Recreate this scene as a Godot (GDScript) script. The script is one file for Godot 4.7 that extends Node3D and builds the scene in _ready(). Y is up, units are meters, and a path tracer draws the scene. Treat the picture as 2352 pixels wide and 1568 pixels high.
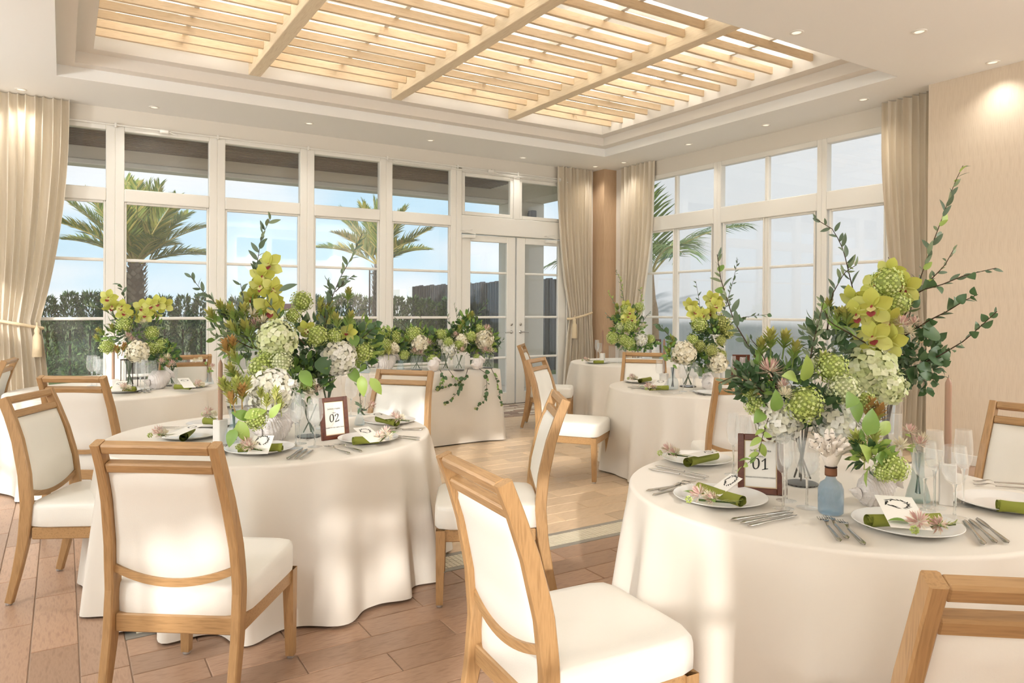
extends Node3D
# A wedding reception room by the sea: round tables under cream cloths, upholstered chairs, green and white flowers, tall windows.

const H := 1.37
const SKY := 0.66
const EXPO := 1.65
const SUN := 0.7
const LAMP := 0.3
const FILL_LAMP := 1.8  # energy of the added fill lamps out of view
const FILL_STRIP := 0.5  # energy of the added fill strips above the slats

class MB:
	var v := PackedVector3Array()
	var n := PackedVector3Array()
	var c := PackedColorArray()
	var u := PackedVector2Array()
	var ix := PackedInt32Array()
	var col := Color.WHITE
	var colored := false
	func pt(p: Vector3, nn: Vector3, uv := Vector2.ZERO) -> void:
		v.append(p); n.append(nn); u.append(uv); c.append(col)
	# flat convex polygon, turned to face away from «inside»
	func poly(pts: Array, inside: Vector3) -> void:
		var nn: Vector3 = (pts[1] - pts[0]).cross(pts[2] - pts[0])
		if nn.length_squared() < 1e-16:
			return
		nn = nn.normalized()
		var flip: bool = nn.dot(pts[0] - inside) < 0.0
		if flip:
			nn = -nn
		var b := v.size()
		for p in pts:
			pt(p, nn)
		for k in range(1, pts.size() - 1):
			if flip:
				ix.append_array([b, b + k, b + k + 1])
			else:
				ix.append_array([b, b + k + 1, b + k])
	func box(at: Vector3, s: Vector3, bev := 0.0, q := Basis.IDENTITY) -> MB:
		var h := s * 0.5
		var e := minf(bev, minf(h.x, minf(h.y, h.z)) * 0.9)
		var P := func(sx, sy, sz, k):
			return at + q * Vector3(sx * (h.x - (0.0 if k == 0 else e)), sy * (h.y - (0.0 if k == 1 else e)), sz * (h.z - (0.0 if k == 2 else e)))
		for s1 in [-1, 1]:
			poly([P.call(s1, -1, -1, 0), P.call(s1, 1, -1, 0), P.call(s1, 1, 1, 0), P.call(s1, -1, 1, 0)], at)
			poly([P.call(-1, s1, -1, 1), P.call(1, s1, -1, 1), P.call(1, s1, 1, 1), P.call(-1, s1, 1, 1)], at)
			poly([P.call(-1, -1, s1, 2), P.call(1, -1, s1, 2), P.call(1, 1, s1, 2), P.call(-1, 1, s1, 2)], at)
		if e > 0.0:
			for s1 in [-1, 1]:
				for s2 in [-1, 1]:
					poly([P.call(s1, s2, -1, 0), P.call(s1, s2, 1, 0), P.call(s1, s2, 1, 1), P.call(s1, s2, -1, 1)], at)
					poly([P.call(s1, -1, s2, 0), P.call(s1, 1, s2, 0), P.call(s1, 1, s2, 2), P.call(s1, -1, s2, 2)], at)
					poly([P.call(-1, s1, s2, 1), P.call(1, s1, s2, 1), P.call(1, s1, s2, 2), P.call(-1, s1, s2, 2)], at)
					for s3 in [-1, 1]:
						poly([P.call(s1, s2, s3, 0), P.call(s1, s2, s3, 1), P.call(s1, s2, s3, 2)], at)
		return self
	func span(a: Vector3, b: Vector3, bev := 0.0) -> MB:
		return box((a + b) * 0.5, (b - a).abs(), bev)
	# smooth grid of points: rows[i][j]; the front is dv x du
	func sheet(rows: Array, flip := false, closed := false) -> MB:
		var b := v.size()
		var nr := rows.size()
		var nc: int = rows[0].size()
		var acc := PackedVector3Array()
		acc.resize(nr * nc)
		var jn := nc if closed else nc - 1
		for i in nr - 1:
			for j in jn:
				var j2 := (j + 1) % nc
				var p: Vector3 = rows[i][j]
				var pu: Vector3 = rows[i][j2]
				var pv: Vector3 = rows[i + 1][j]
				var pw: Vector3 = rows[i + 1][j2]
				var nn := (pw - p).cross(pu - pv)
				if flip:
					nn = -nn
				acc[i * nc + j] += nn; acc[i * nc + j2] += nn; acc[(i + 1) * nc + j] += nn; acc[(i + 1) * nc + j2] += nn
				var a0 := b + i * nc + j
				var a1 := b + i * nc + j2
				var a2 := b + (i + 1) * nc + j
				var a3 := b + (i + 1) * nc + j2
				if flip:
					ix.append_array([a0, a2, a1, a1, a2, a3])
				else:
					ix.append_array([a0, a1, a2, a1, a3, a2])
		for i in nr:
			for j in nc:
				var q := acc[i * nc + j]
				pt(rows[i][j], q.normalized() if q.length_squared() > 1e-20 else Vector3.UP, Vector2(float(j) / maxi(nc - 1, 1), float(i) / maxi(nr - 1, 1)))
		return self
	func lathe(prof: Array, segs := 24, at := Vector3.ZERO, q := Basis.IDENTITY) -> MB:
		var rows := []
		for p in prof:
			var r := PackedVector3Array()
			for j in segs:
				var a := TAU * j / segs
				r.append(at + q * Vector3(p[0] * cos(a), p[1], p[0] * sin(a)))
			rows.append(r)
		return sheet(rows, false, true)
	func tube(path: Array, r0: float, r1: float, sides := 6) -> MB:
		var rows := []
		var side := Vector3.ZERO
		for i in path.size():
			var t: Vector3 = (path[mini(i + 1, path.size() - 1)] - path[maxi(i - 1, 0)]).normalized()
			if side == Vector3.ZERO:
				side = t.cross(Vector3.UP if absf(t.y) < 0.9 else Vector3.RIGHT).normalized()
			side = (side - t * side.dot(t)).normalized()
			var o := t.cross(side)
			var rr := lerpf(r0, r1, float(i) / (path.size() - 1))
			var r := PackedVector3Array()
			for j in sides:
				var a := -TAU * j / sides
				r.append(path[i] + (side * cos(a) + o * sin(a)) * rr)
			rows.append(r)
		sheet(rows, false, true)
		return self
	# a leaf or petal: from p along d, width w, folded and bowed; up is its face
	func leaf(p: Vector3, d: Vector3, up: Vector3, length: float, w: float, bow := 0.15, fold := 0.12, wide := 0.45, seg := 4, pw := 0.8) -> MB:
		var s := d.cross(up).normalized()
		var f := s.cross(d).normalized()
		var rows := []
		for i in seg + 1:
			var t := float(i) / seg
			var ww := w * 0.5 * pow(sin(PI * pow(t, log(0.5) / log(wide))), pw) if t > 0.0 and t < 1.0 else 0.0004
			var m := p + d * (t * length) + f * (bow * length * (t - t * t * 2.0))
			rows.append(PackedVector3Array([m - s * ww + f * (fold * ww), m, m + s * ww + f * (fold * ww)]))
		return sheet(rows)
	func mesh() -> ArrayMesh:
		var a := []
		a.resize(Mesh.ARRAY_MAX)
		a[Mesh.ARRAY_VERTEX] = v
		a[Mesh.ARRAY_NORMAL] = n
		a[Mesh.ARRAY_TEX_UV] = u
		if colored:
			a[Mesh.ARRAY_COLOR] = c
		a[Mesh.ARRAY_INDEX] = ix
		var m := ArrayMesh.new()
		m.add_surface_from_arrays(Mesh.PRIMITIVE_TRIANGLES, a)
		return m

var M := {}
var rng := RandomNumberGenerator.new()

func put(called: String, shape, m: Material, parent: Node3D = self, kind := "") -> MeshInstance3D:
	var o := MeshInstance3D.new()
	o.name = called
	o.mesh = shape.mesh() if shape is MB else shape
	o.material_override = m
	if kind:
		o.set_meta("kind", kind)
	parent.add_child(o, true)
	return o

func tag(o: Node3D, label: String, category: String, group := "") -> Node3D:
	o.set_meta("label", label)
	o.set_meta("category", category)
	if group:
		o.set_meta("group", group)
	return o

func thing(called: String, label: String, category: String, at := Vector3.ZERO, turn := 0.0, group := "") -> Node3D:
	var o := Node3D.new()
	o.name = called
	add_child(o, true)
	o.position = at
	o.rotation.y = turn
	return tag(o, label, category, group)

func setting(called: String, label := "") -> Node3D:
	var o := Node3D.new()
	o.name = called
	add_child(o, true)
	o.set_meta("kind", "structure")
	if label:
		o.set_meta("label", label)
	return o

func copy(o: Node3D, label: String, at: Vector3, turn: float, called := "") -> Node3D:
	var r: Node3D = o.duplicate()
	r.name = called if called else o.name.rstrip("0123456789")
	add_child(r, true)
	r.position = at
	r.rotation.y = turn
	r.set_meta("label", label)
	return r

func mat(col: Color, rough := 0.6, metal := 0.0) -> StandardMaterial3D:
	var m := StandardMaterial3D.new()
	m.albedo_color = col
	m.roughness = rough
	m.metallic = metal
	return m

func noise_tex(freq: float, ramp: Array, seed_ := 1, size := 256, kind := FastNoiseLite.TYPE_SIMPLEX_SMOOTH) -> NoiseTexture2D:
	var f := FastNoiseLite.new()
	f.noise_type = kind
	f.seed = seed_
	f.frequency = freq
	f.fractal_octaves = 4
	var t := NoiseTexture2D.new()
	t.width = size
	t.height = size
	t.seamless = true
	t.noise = f
	if ramp:
		var g := Gradient.new()
		g.offsets = PackedFloat32Array(range(ramp.size()).map(func(i): return float(i) / (ramp.size() - 1)))
		g.colors = PackedColorArray(ramp)
		t.color_ramp = g
	return t

# a material whose grain runs along one axis of the object
func grained(a: Color, b: Color, scale: Vector3, rough: float, seed_ := 1, relief := 0.0) -> StandardMaterial3D:
	var m := mat(Color.WHITE, rough)
	m.albedo_texture = noise_tex(0.02, [a, b, a.lerp(b, 0.4)], seed_)
	m.uv1_triplanar = true
	m.uv1_scale = scale
	m.uv1_triplanar_sharpness = 4.0
	if relief > 0.0:
		m.heightmap_enabled = true
		m.heightmap_texture = m.albedo_texture
		m.heightmap_scale = relief
	return m

func leafmat(col: Color, back := 0.5, rough := 0.5) -> StandardMaterial3D:
	var m := mat(Color.WHITE, rough)
	m.vertex_color_use_as_albedo = true
	m.albedo_color = col
	m.backlight_enabled = true
	m.backlight = Color(back, back, back)
	return m

func clear(col: Color, alpha: float, rough := 0.02) -> StandardMaterial3D:
	var m := mat(Color(col.r, col.g, col.b, alpha), rough)
	m.transparency = BaseMaterial3D.TRANSPARENCY_ALPHA
	return m

func gem(col: Color, scale := 0.05) -> StandardMaterial3D:
	var m := mat(Color(col.r, col.g, col.b, 0.0), 0.02)
	m.refraction_enabled = true
	m.refraction_scale = scale
	return m

func make_sky() -> Sky:
	var w := 768
	var h := 384
	var f := FastNoiseLite.new()
	f.seed = 11
	f.frequency = 1.0
	f.fractal_octaves = 5
	var im := Image.create(w, h, false, Image.FORMAT_RGBF)
	for j in h:
		var up := (0.5 - (j + 0.5) / h) * PI
		for i in w:
			var az := (i + 0.5) / w * TAU
			var d := Vector3(cos(az) * cos(up), sin(up), sin(az) * cos(up))
			var t := clampf(d.y, 0.0, 1.0)
			var blue := Color(0.66, 0.87, 0.98).lerp(Color(0.36, 0.68, 0.95), pow(t, 0.6))
			var q := d / (0.25 + t)
			var cl := f.get_noise_3d(q.x * 0.8, q.y * 0.8 + 3.0, q.z * 0.8)
			cl = smoothstep(-0.28, 0.3, cl)
			im.set_pixel(i, j, blue.lerp(Color(0.97, 0.985, 1.0), cl * 0.85))
	var m := PanoramaSkyMaterial.new()
	m.panorama = ImageTexture.create_from_image(im)
	var s := Sky.new()
	s.sky_material = m
	return s

func materials() -> void:
	M.white = mat(Color(0.93, 0.92, 0.89), 0.5)
	M.frame = mat(Color(0.93, 0.915, 0.88), 0.4)
	M.ceiling = mat(Color(0.965, 0.96, 0.945), 0.8)
	M.coffer = mat(Color(0.93, 0.905, 0.87), 0.8)
	M.header = mat(Color(0.90, 0.87, 0.82), 0.7)
	M.wallpaper = grained(Color(0.82, 0.75, 0.655), Color(0.87, 0.805, 0.715), Vector3(14, 0.8, 14), 0.7, 5, 0.05)
	M.pillar = grained(Color(0.72, 0.60, 0.47), Color(0.80, 0.68, 0.55), Vector3(14, 0.6, 14), 0.7, 6, 0.05)
	M.slat = grained(Color(0.84, 0.735, 0.59), Color(0.91, 0.82, 0.69), Vector3(0.7, 9, 9), 0.55, 7)
	M.beam = grained(Color(0.87, 0.78, 0.65), Color(0.94, 0.87, 0.75), Vector3(9, 9, 0.7), 0.45, 8)
	M.chair = grained(Color(0.60, 0.46, 0.30), Color(0.72, 0.57, 0.39), Vector3(14, 1.2, 14), 0.38, 9)
	M.chair_across = grained(Color(0.60, 0.46, 0.30), Color(0.72, 0.57, 0.39), Vector3(1.2, 14, 14), 0.38, 9)
	M.leather = mat(Color(0.94, 0.925, 0.885), 0.42)
	M.leather.heightmap_enabled = true
	M.leather.heightmap_texture = noise_tex(0.06, [], 21)
	M.leather.heightmap_scale = 0.02
	M.leather.uv1_triplanar = true
	M.leather.uv1_scale = Vector3(10, 10, 10)
	M.glide = mat(Color(0.8, 0.8, 0.8), 0.3, 0.8)
	M.cloth = mat(Color(0.895, 0.865, 0.815), 0.75)
	M.cloth.rim_enabled = true
	M.cloth.rim = 0.2
	M.cloth.heightmap_enabled = true
	M.cloth.heightmap_texture = noise_tex(0.2, [], 22)
	M.cloth.heightmap_scale = 0.01
	M.cloth.uv1_triplanar = true
	M.cloth.uv1_scale = Vector3(25, 25, 25)
	M.curtain = mat(Color(0.92, 0.875, 0.80), 0.8)
	M.curtain.backlight_enabled = true
	M.curtain.backlight = Color(0.3, 0.28, 0.24)
	M.cord = mat(Color(0.88, 0.80, 0.66), 0.7)
	M.plank = []
	M.plank_in = []
	for k in 4:
		var s := 0.94 + 0.04 * k
		M.plank.append(grained(Color(0.60 * s, 0.475 * s, 0.385 * s), Color(0.70 * s, 0.57 * s, 0.47 * s), Vector3(1.6, 10, 10), 0.33, 30 + k))
		M.plank_in.append(grained(Color(0.76 * s, 0.655 * s, 0.525 * s), Color(0.84 * s, 0.74 * s, 0.615 * s), Vector3(1.6, 10, 10), 0.33, 40 + k))
	M.grout = mat(Color(0.66, 0.57, 0.49), 0.8)
	M.trim_metal = mat(Color(0.62, 0.60, 0.56), 0.35, 0.3)
	M.mosaic = mat(Color(0.88, 0.85, 0.76), 0.3)
	M.pane = clear(Color(0.98, 1.0, 0.99), 0.03)
	M.steel = mat(Color(0.78, 0.77, 0.75), 0.22, 1.0)
	M.fill_glow = mat(Color(0.95, 0.95, 0.93), 0.4)  # glow of the added fill strips in the tray
	M.fill_glow.emission_enabled = true
	M.fill_glow.emission = Color(1.0, 0.97, 0.92)
	M.fill_glow.emission_energy_multiplier = 1.0
	M.dark = mat(Color(0.12, 0.12, 0.12), 0.5)

func wall_openings(called: String, a: Vector3, b: Vector3, holes: Array, axis: int, m: Material) -> Node3D:
	# a wall slab from a to b with rectangular holes [lo, hi, bottom, top] along axis (0 x, 2 z)
	var o := setting(called)
	var mb := MB.new()
	var edges := [a[axis], b[axis]]
	for h in holes:
		edges.append(h[0]); edges.append(h[1])
	edges.sort()
	for k in edges.size() - 1:
		var lo: float = edges[k]
		var hi: float = edges[k + 1]
		if hi - lo < 0.001:
			continue
		var mid := (lo + hi) * 0.5
		var gap = null
		for h in holes:
			if mid > h[0] and mid < h[1]:
				gap = h
		for yy in ([[a.y, b.y]] if gap == null else [[a.y, gap[2]], [gap[3], b.y]]):
			if yy[1] - yy[0] < 0.001:
				continue
			var p := a
			var q := b
			p[axis] = lo; q[axis] = hi; p.y = yy[0]; q.y = yy[1]
			mb.span(p, q)
	put("wall_panel", mb, m, o)
	return o

# one glazed bay in its own axes: u along the wall, out of the wall towards the room is +z; lower panes split at the given heights
func window_bay(o: Node3D, w: float, base: float, head: float, transom: Array, bars: Array, columns: int, jamb: float, sash := true) -> void:
	var fr := MB.new()
	var d := 0.09
	for s in [-1, 1]:
		fr.box(Vector3(s * (w - jamb) * 0.5, (base + head) * 0.5, 0), Vector3(jamb, head - base, d), 0.006)
	fr.box(Vector3(0, base + 0.06, 0), Vector3(w - 2 * jamb, 0.12, d), 0.006)
	fr.box(Vector3(0, head - 0.03, 0), Vector3(w - 2 * jamb, 0.06, d), 0.006)
	put("window_frame", fr, M.frame, o)
	put("transom_bar", MB.new().box(Vector3(0, (transom[0] + transom[1]) * 0.5, 0.005), Vector3(w - 2 * jamb, transom[1] - transom[0], d), 0.008), M.frame, o)
	var iw := w - 2 * jamb
	var cw := iw / columns
	for c in range(1, columns):
		put("mullion", MB.new().box(Vector3(-iw * 0.5 + c * cw, (base + 0.12 + transom[0]) * 0.5, 0), Vector3(0.05, transom[0] - base - 0.12, 0.06), 0.008), M.frame, o)
		put("mullion", MB.new().box(Vector3(-iw * 0.5 + c * cw, (transom[1] + head - 0.06) * 0.5, 0), Vector3(0.05, head - 0.06 - transom[1], 0.06), 0.008), M.frame, o)
	var lv := [base + 0.12] + bars + [transom[0]]
	for c in columns:
		var x := -iw * 0.5 + (c + 0.5) * cw
		var ww := cw - (0.05 if columns > 1 else 0.0)
		for k in range(1, lv.size() - 1):
			put("muntin", MB.new().box(Vector3(x, lv[k], 0), Vector3(ww, 0.032, 0.04), 0.008), M.frame, o)
		var bead := MB.new()
		for s in [-1, 1]:
			bead.box(Vector3(x + s * (ww * 0.5 - 0.011), (lv[0] + transom[0]) * 0.5, 0.012), Vector3(0.022, transom[0] - lv[0], 0.045), 0.006)
		bead.box(Vector3(x, transom[0] - 0.011, 0.012), Vector3(ww - 0.044, 0.022, 0.045), 0.006)
		put("glazing_bead", bead, M.frame, o)
		for k in lv.size() - 1:
			put("pane", MB.new().box(Vector3(x, (lv[k] + lv[k + 1]) * 0.5, -0.01), Vector3(ww, lv[k + 1] - lv[k] - 0.02, 0.006)), M.pane, o)
		put("pane", MB.new().box(Vector3(x, (transom[1] + head - 0.06) * 0.5, -0.01), Vector3(ww, head - 0.06 - transom[1], 0.006)), M.pane, o)

func build_floor() -> void:
	var o := setting("floor", "wood-look tile floor with a pale mosaic border")
	put("grout_bed", MB.new().span(Vector3(-3.4, -0.2, -8.9), Vector3(7.4, -0.004, 2.6)), M.grout, o)
	# rows of planks: [x0, x1, z0, z1, along, material set]
	var planks := []
	var z := -3.32
	var row := 0
	var P := 0.164
	var L := 0.62
	while z < 2.5:
		var x := 0.22 - L + fmod(row * 0.31 + 0.25, L)
		while x < 6.9:
			planks.append([maxf(x, 0.22), minf(x + L, 6.9), z, z + P, 0])
			x += L
		z += P; row += 1
	z = -3.56 - P
	row = 0
	while z > -8.7:
		var x := 0.46 - L + fmod(row * 0.31 + 0.12, L)
		var z1 := maxf(z, -8.62)
		while x < 7.1:
			var x0 := maxf(x, 0.46)
			var x1 := minf(x + L, 7.1)
			if z + P > -7.56 or x1 < 4.45:
				planks.append([x0, x1, z1, z + P, 1])
			elif x0 < 4.45:
				planks.append([x0, 4.45, z1, z + P, 1])
			x += L
		z -= P; row += 1
	var xx := 0.22 - P
	row = 0
	while xx > -3.3:
		var zz := 2.5 + fmod(row * 0.31, L)
		while zz > -8.6:
			planks.append([xx, xx + P, maxf(zz - L, -8.62), minf(zz, 2.5), 2])
			zz -= L
		xx -= P; row += 1
	# the ones that show largest are parts of their own
	var eye := Vector3(0, H, 0)
	var ahead := Vector3(0.53, 0, -0.848)
	var side := Vector3(0.848, 0, 0.53)
	var ranked := []
	for p in planks:
		if p[1] - p[0] < 0.02 or p[3] - p[2] < 0.02:
			continue
		var m := Vector3((p[0] + p[1]) * 0.5, 0, (p[2] + p[3]) * 0.5)
		var dep := m.dot(ahead)
		var score := 1000.0 + m.length()
		if dep > 1.4 and absf(m.dot(side)) < dep * 0.74:
			score = dep
			for c in [[2.41, -1.64, 0.8], [0.95, -3.89, 0.85], [0.38, -6.58, 0.8], [4.6, -4.34, 0.8]]:
				if Vector2(m.x - c[0], m.z - c[1]).length() < c[2]:
					score = 500.0
		ranked.append([score, p])
	ranked.sort_custom(func(a, b): return a[0] < b[0])
	var rest := MB.new()
	var rest_in := MB.new()
	var shapes := {}
	rng.seed = 5
	for k in ranked.size():
		var p: Array = ranked[k][1]
		var s := Vector3(p[1] - p[0] - 0.005, 0.012, p[3] - p[2] - 0.005)
		var at := Vector3((p[0] + p[1]) * 0.5, -0.006 + rng.randf() * 0.0006, (p[2] + p[3]) * 0.5)
		if k < 300:
			var turned: bool = p[4] == 2
			var sz := Vector3(s.z, s.y, s.x) if turned else s
			var key := "%.2f %.2f" % [sz.x, sz.z]
			if not shapes.has(key):
				shapes[key] = MB.new().box(Vector3.ZERO, sz, 0.0018).mesh()
			var set_: Array = M.plank_in if p[4] == 1 else M.plank
			var b := put("plank", shapes[key], set_[rng.randi() % 4], o)
			b.position = at
			if turned:
				b.rotation.y = PI / 2
			elif rng.randf() < 0.5:
				b.rotation.y = PI
		else:
			(rest_in if p[4] == 1 else rest).box(at, s)
	put("plank_field", rest, M.plank[1], o, "stuff")
	put("plank_field", rest_in, M.plank_in[1], o, "stuff")
	# the mosaic border with its metal edging
	var edge := MB.new()
	edge.span(Vector3(0.22, -0.01, -3.36), Vector3(6.9, 0.001, -3.322)).span(Vector3(0.42, -0.01, -3.558), Vector3(6.9, 0.001, -3.52))
	edge.span(Vector3(0.222, -0.01, -8.62), Vector3(0.26, 0.001, -3.36)).span(Vector3(0.42, -0.01, -8.62), Vector3(0.458, 0.001, -3.558))
	put("edging_strip", edge, M.trim_metal, o)
	var tess := MB.new()
	var st := 0.0265
	for i in 252:
		for j in 6:
			tess.box(Vector3(0.273 + i * st, -0.003 + rng.randf() * 0.0012, -3.374 - j * st), Vector3(st - 0.003, 0.008, st - 0.003))
	for i in 192:
		for j in 6:
			tess.box(Vector3(0.273 + j * st, -0.003 + rng.randf() * 0.0012, -3.374 - (i + 6) * st), Vector3(st - 0.003, 0.008, st - 0.003))
	put("mosaic_tiles", tess, M.mosaic, o, "stuff")
	# split-stone threshold in front of the doors
	var stones := [mat(Color(0.62, 0.53, 0.46), 0.7), mat(Color(0.74, 0.68, 0.61), 0.7), mat(Color(0.54, 0.46, 0.41), 0.7), mat(Color(0.82, 0.78, 0.72), 0.7)]
	var zz := -7.6
	while zz > -8.56:
		var x := 4.46
		while x < 7.0:
			var l := rng.randf_range(0.16, 0.42)
			var sb := put("paving_stone", MB.new().box(Vector3(x + l * 0.5, -0.004 + rng.randf() * 0.004, zz - 0.034), Vector3(l - 0.012, 0.014, 0.058), 0.004), stones[rng.randi() % 4], o)
			x += l
		zz -= 0.07

func build_ceiling() -> void:
	var o := setting("ceiling", "white ceiling with a stepped tray and pale timber slats")
	var hC := 3.444
	var a := [-0.05, 6.31, -7.70, -3.62]
	var rise := [3.444, 3.55, 3.655, 4.06]
	var mb := MB.new()
	mb.span(Vector3(-3.4, hC, -8.9), Vector3(a[0], 4.15, 2.6)).span(Vector3(a[1], hC, -8.9), Vector3(7.4, 4.15, 2.6))
	mb.span(Vector3(a[0], hC, -8.9), Vector3(a[1], 4.15, a[2])).span(Vector3(a[0], hC, a[3]), Vector3(a[1], 4.15, 2.6))
	put("soffit", mb, M.ceiling, o)
	for k in [1, 2]:
		var i: float = 0.14 * k
		var p: float = i - 0.14
		var st := MB.new()
		st.span(Vector3(a[0] + p, rise[k], a[2] + p), Vector3(a[0] + i, 4.15, a[3] - p)).span(Vector3(a[1] - i, rise[k], a[2] + p), Vector3(a[1] - p, 4.15, a[3] - p))
		st.span(Vector3(a[0] + i, rise[k], a[2] + p), Vector3(a[1] - i, 4.15, a[2] + i)).span(Vector3(a[0] + i, rise[k], a[3] - i), Vector3(a[1] - i, 4.15, a[3] - p))
		put("coffer_step", st, M.coffer, o)
	var b := [a[0] + 0.28, a[1] - 0.28, a[2] + 0.28, a[3] - 0.28]
	put("coffer_ceiling", MB.new().span(Vector3(b[0], 4.06, b[2]), Vector3(b[1], 4.15, b[3])), M.ceiling, o)
	put("roof_slab", MB.new().span(Vector3(-3.5, 4.151, -9.0), Vector3(7.5, 4.1, 2.7)), M.ceiling, o)
	var beams := [1.612, 3.121, 4.633]
	var bw := 0.118
	for x in beams:
		put("beam", MB.new().span(Vector3(x - bw / 2, 3.655, b[2]), Vector3(x + bw / 2, 3.80, b[3]), 0.004), M.beam, o)
	var xs := [b[0], 1.612, 3.121, 4.633, 6.10]
	var z := -7.25
	while z < b[3] - 0.1:
		for k in 4:
			var x0: float = xs[k] + (bw / 2 if k > 0 else 0.0)
			var x1: float = xs[k + 1] - (bw / 2 if k < 3 else 0.0)
			put("slat", MB.new().span(Vector3(x0, 3.723, z - 0.016), Vector3(x1, 3.79, z + 0.016), 0.002), M.slat, o)
		z += 0.2275
	# added fill strips hidden above the slats, then rails that carry the slats
	for k in 4:
		var cx: float = (xs[k] + xs[k + 1]) * 0.5
		for q in 3:
			var st := put("added_fill_strip", MB.new().box(Vector3(0, 0, 0), Vector3(1.1, 0.025, 0.05), 0.006), M.fill_glow, o)
			st.position = Vector3(cx, 3.825, -6.9 + q * 1.15)
			var al := AreaLight3D.new()
			al.name = "added_fill_light"
			st.add_child(al)
			al.position = Vector3(0, 0.02, 0)
			al.rotation.x = PI / 2
			al.area_size = Vector2(1.1, 0.05)
			al.light_energy = FILL_STRIP
			al.light_color = Color(1.0, 0.985, 0.96)
			al.area_range = 10.0
			al.area_attenuation = 2.0
			al.shadow_enabled = true
	put("hanger_rail", MB.new().span(Vector3(0.9, 3.79, b[2]), Vector3(0.94, 4.06, b[3])).span(Vector3(2.35, 3.79, b[2]), Vector3(2.39, 4.06, b[3])).span(Vector3(3.85, 3.79, b[2]), Vector3(3.89, 4.06, b[3])).span(Vector3(5.4, 3.79, b[2]), Vector3(5.44, 4.06, b[3])), M.ceiling, o)

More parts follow.
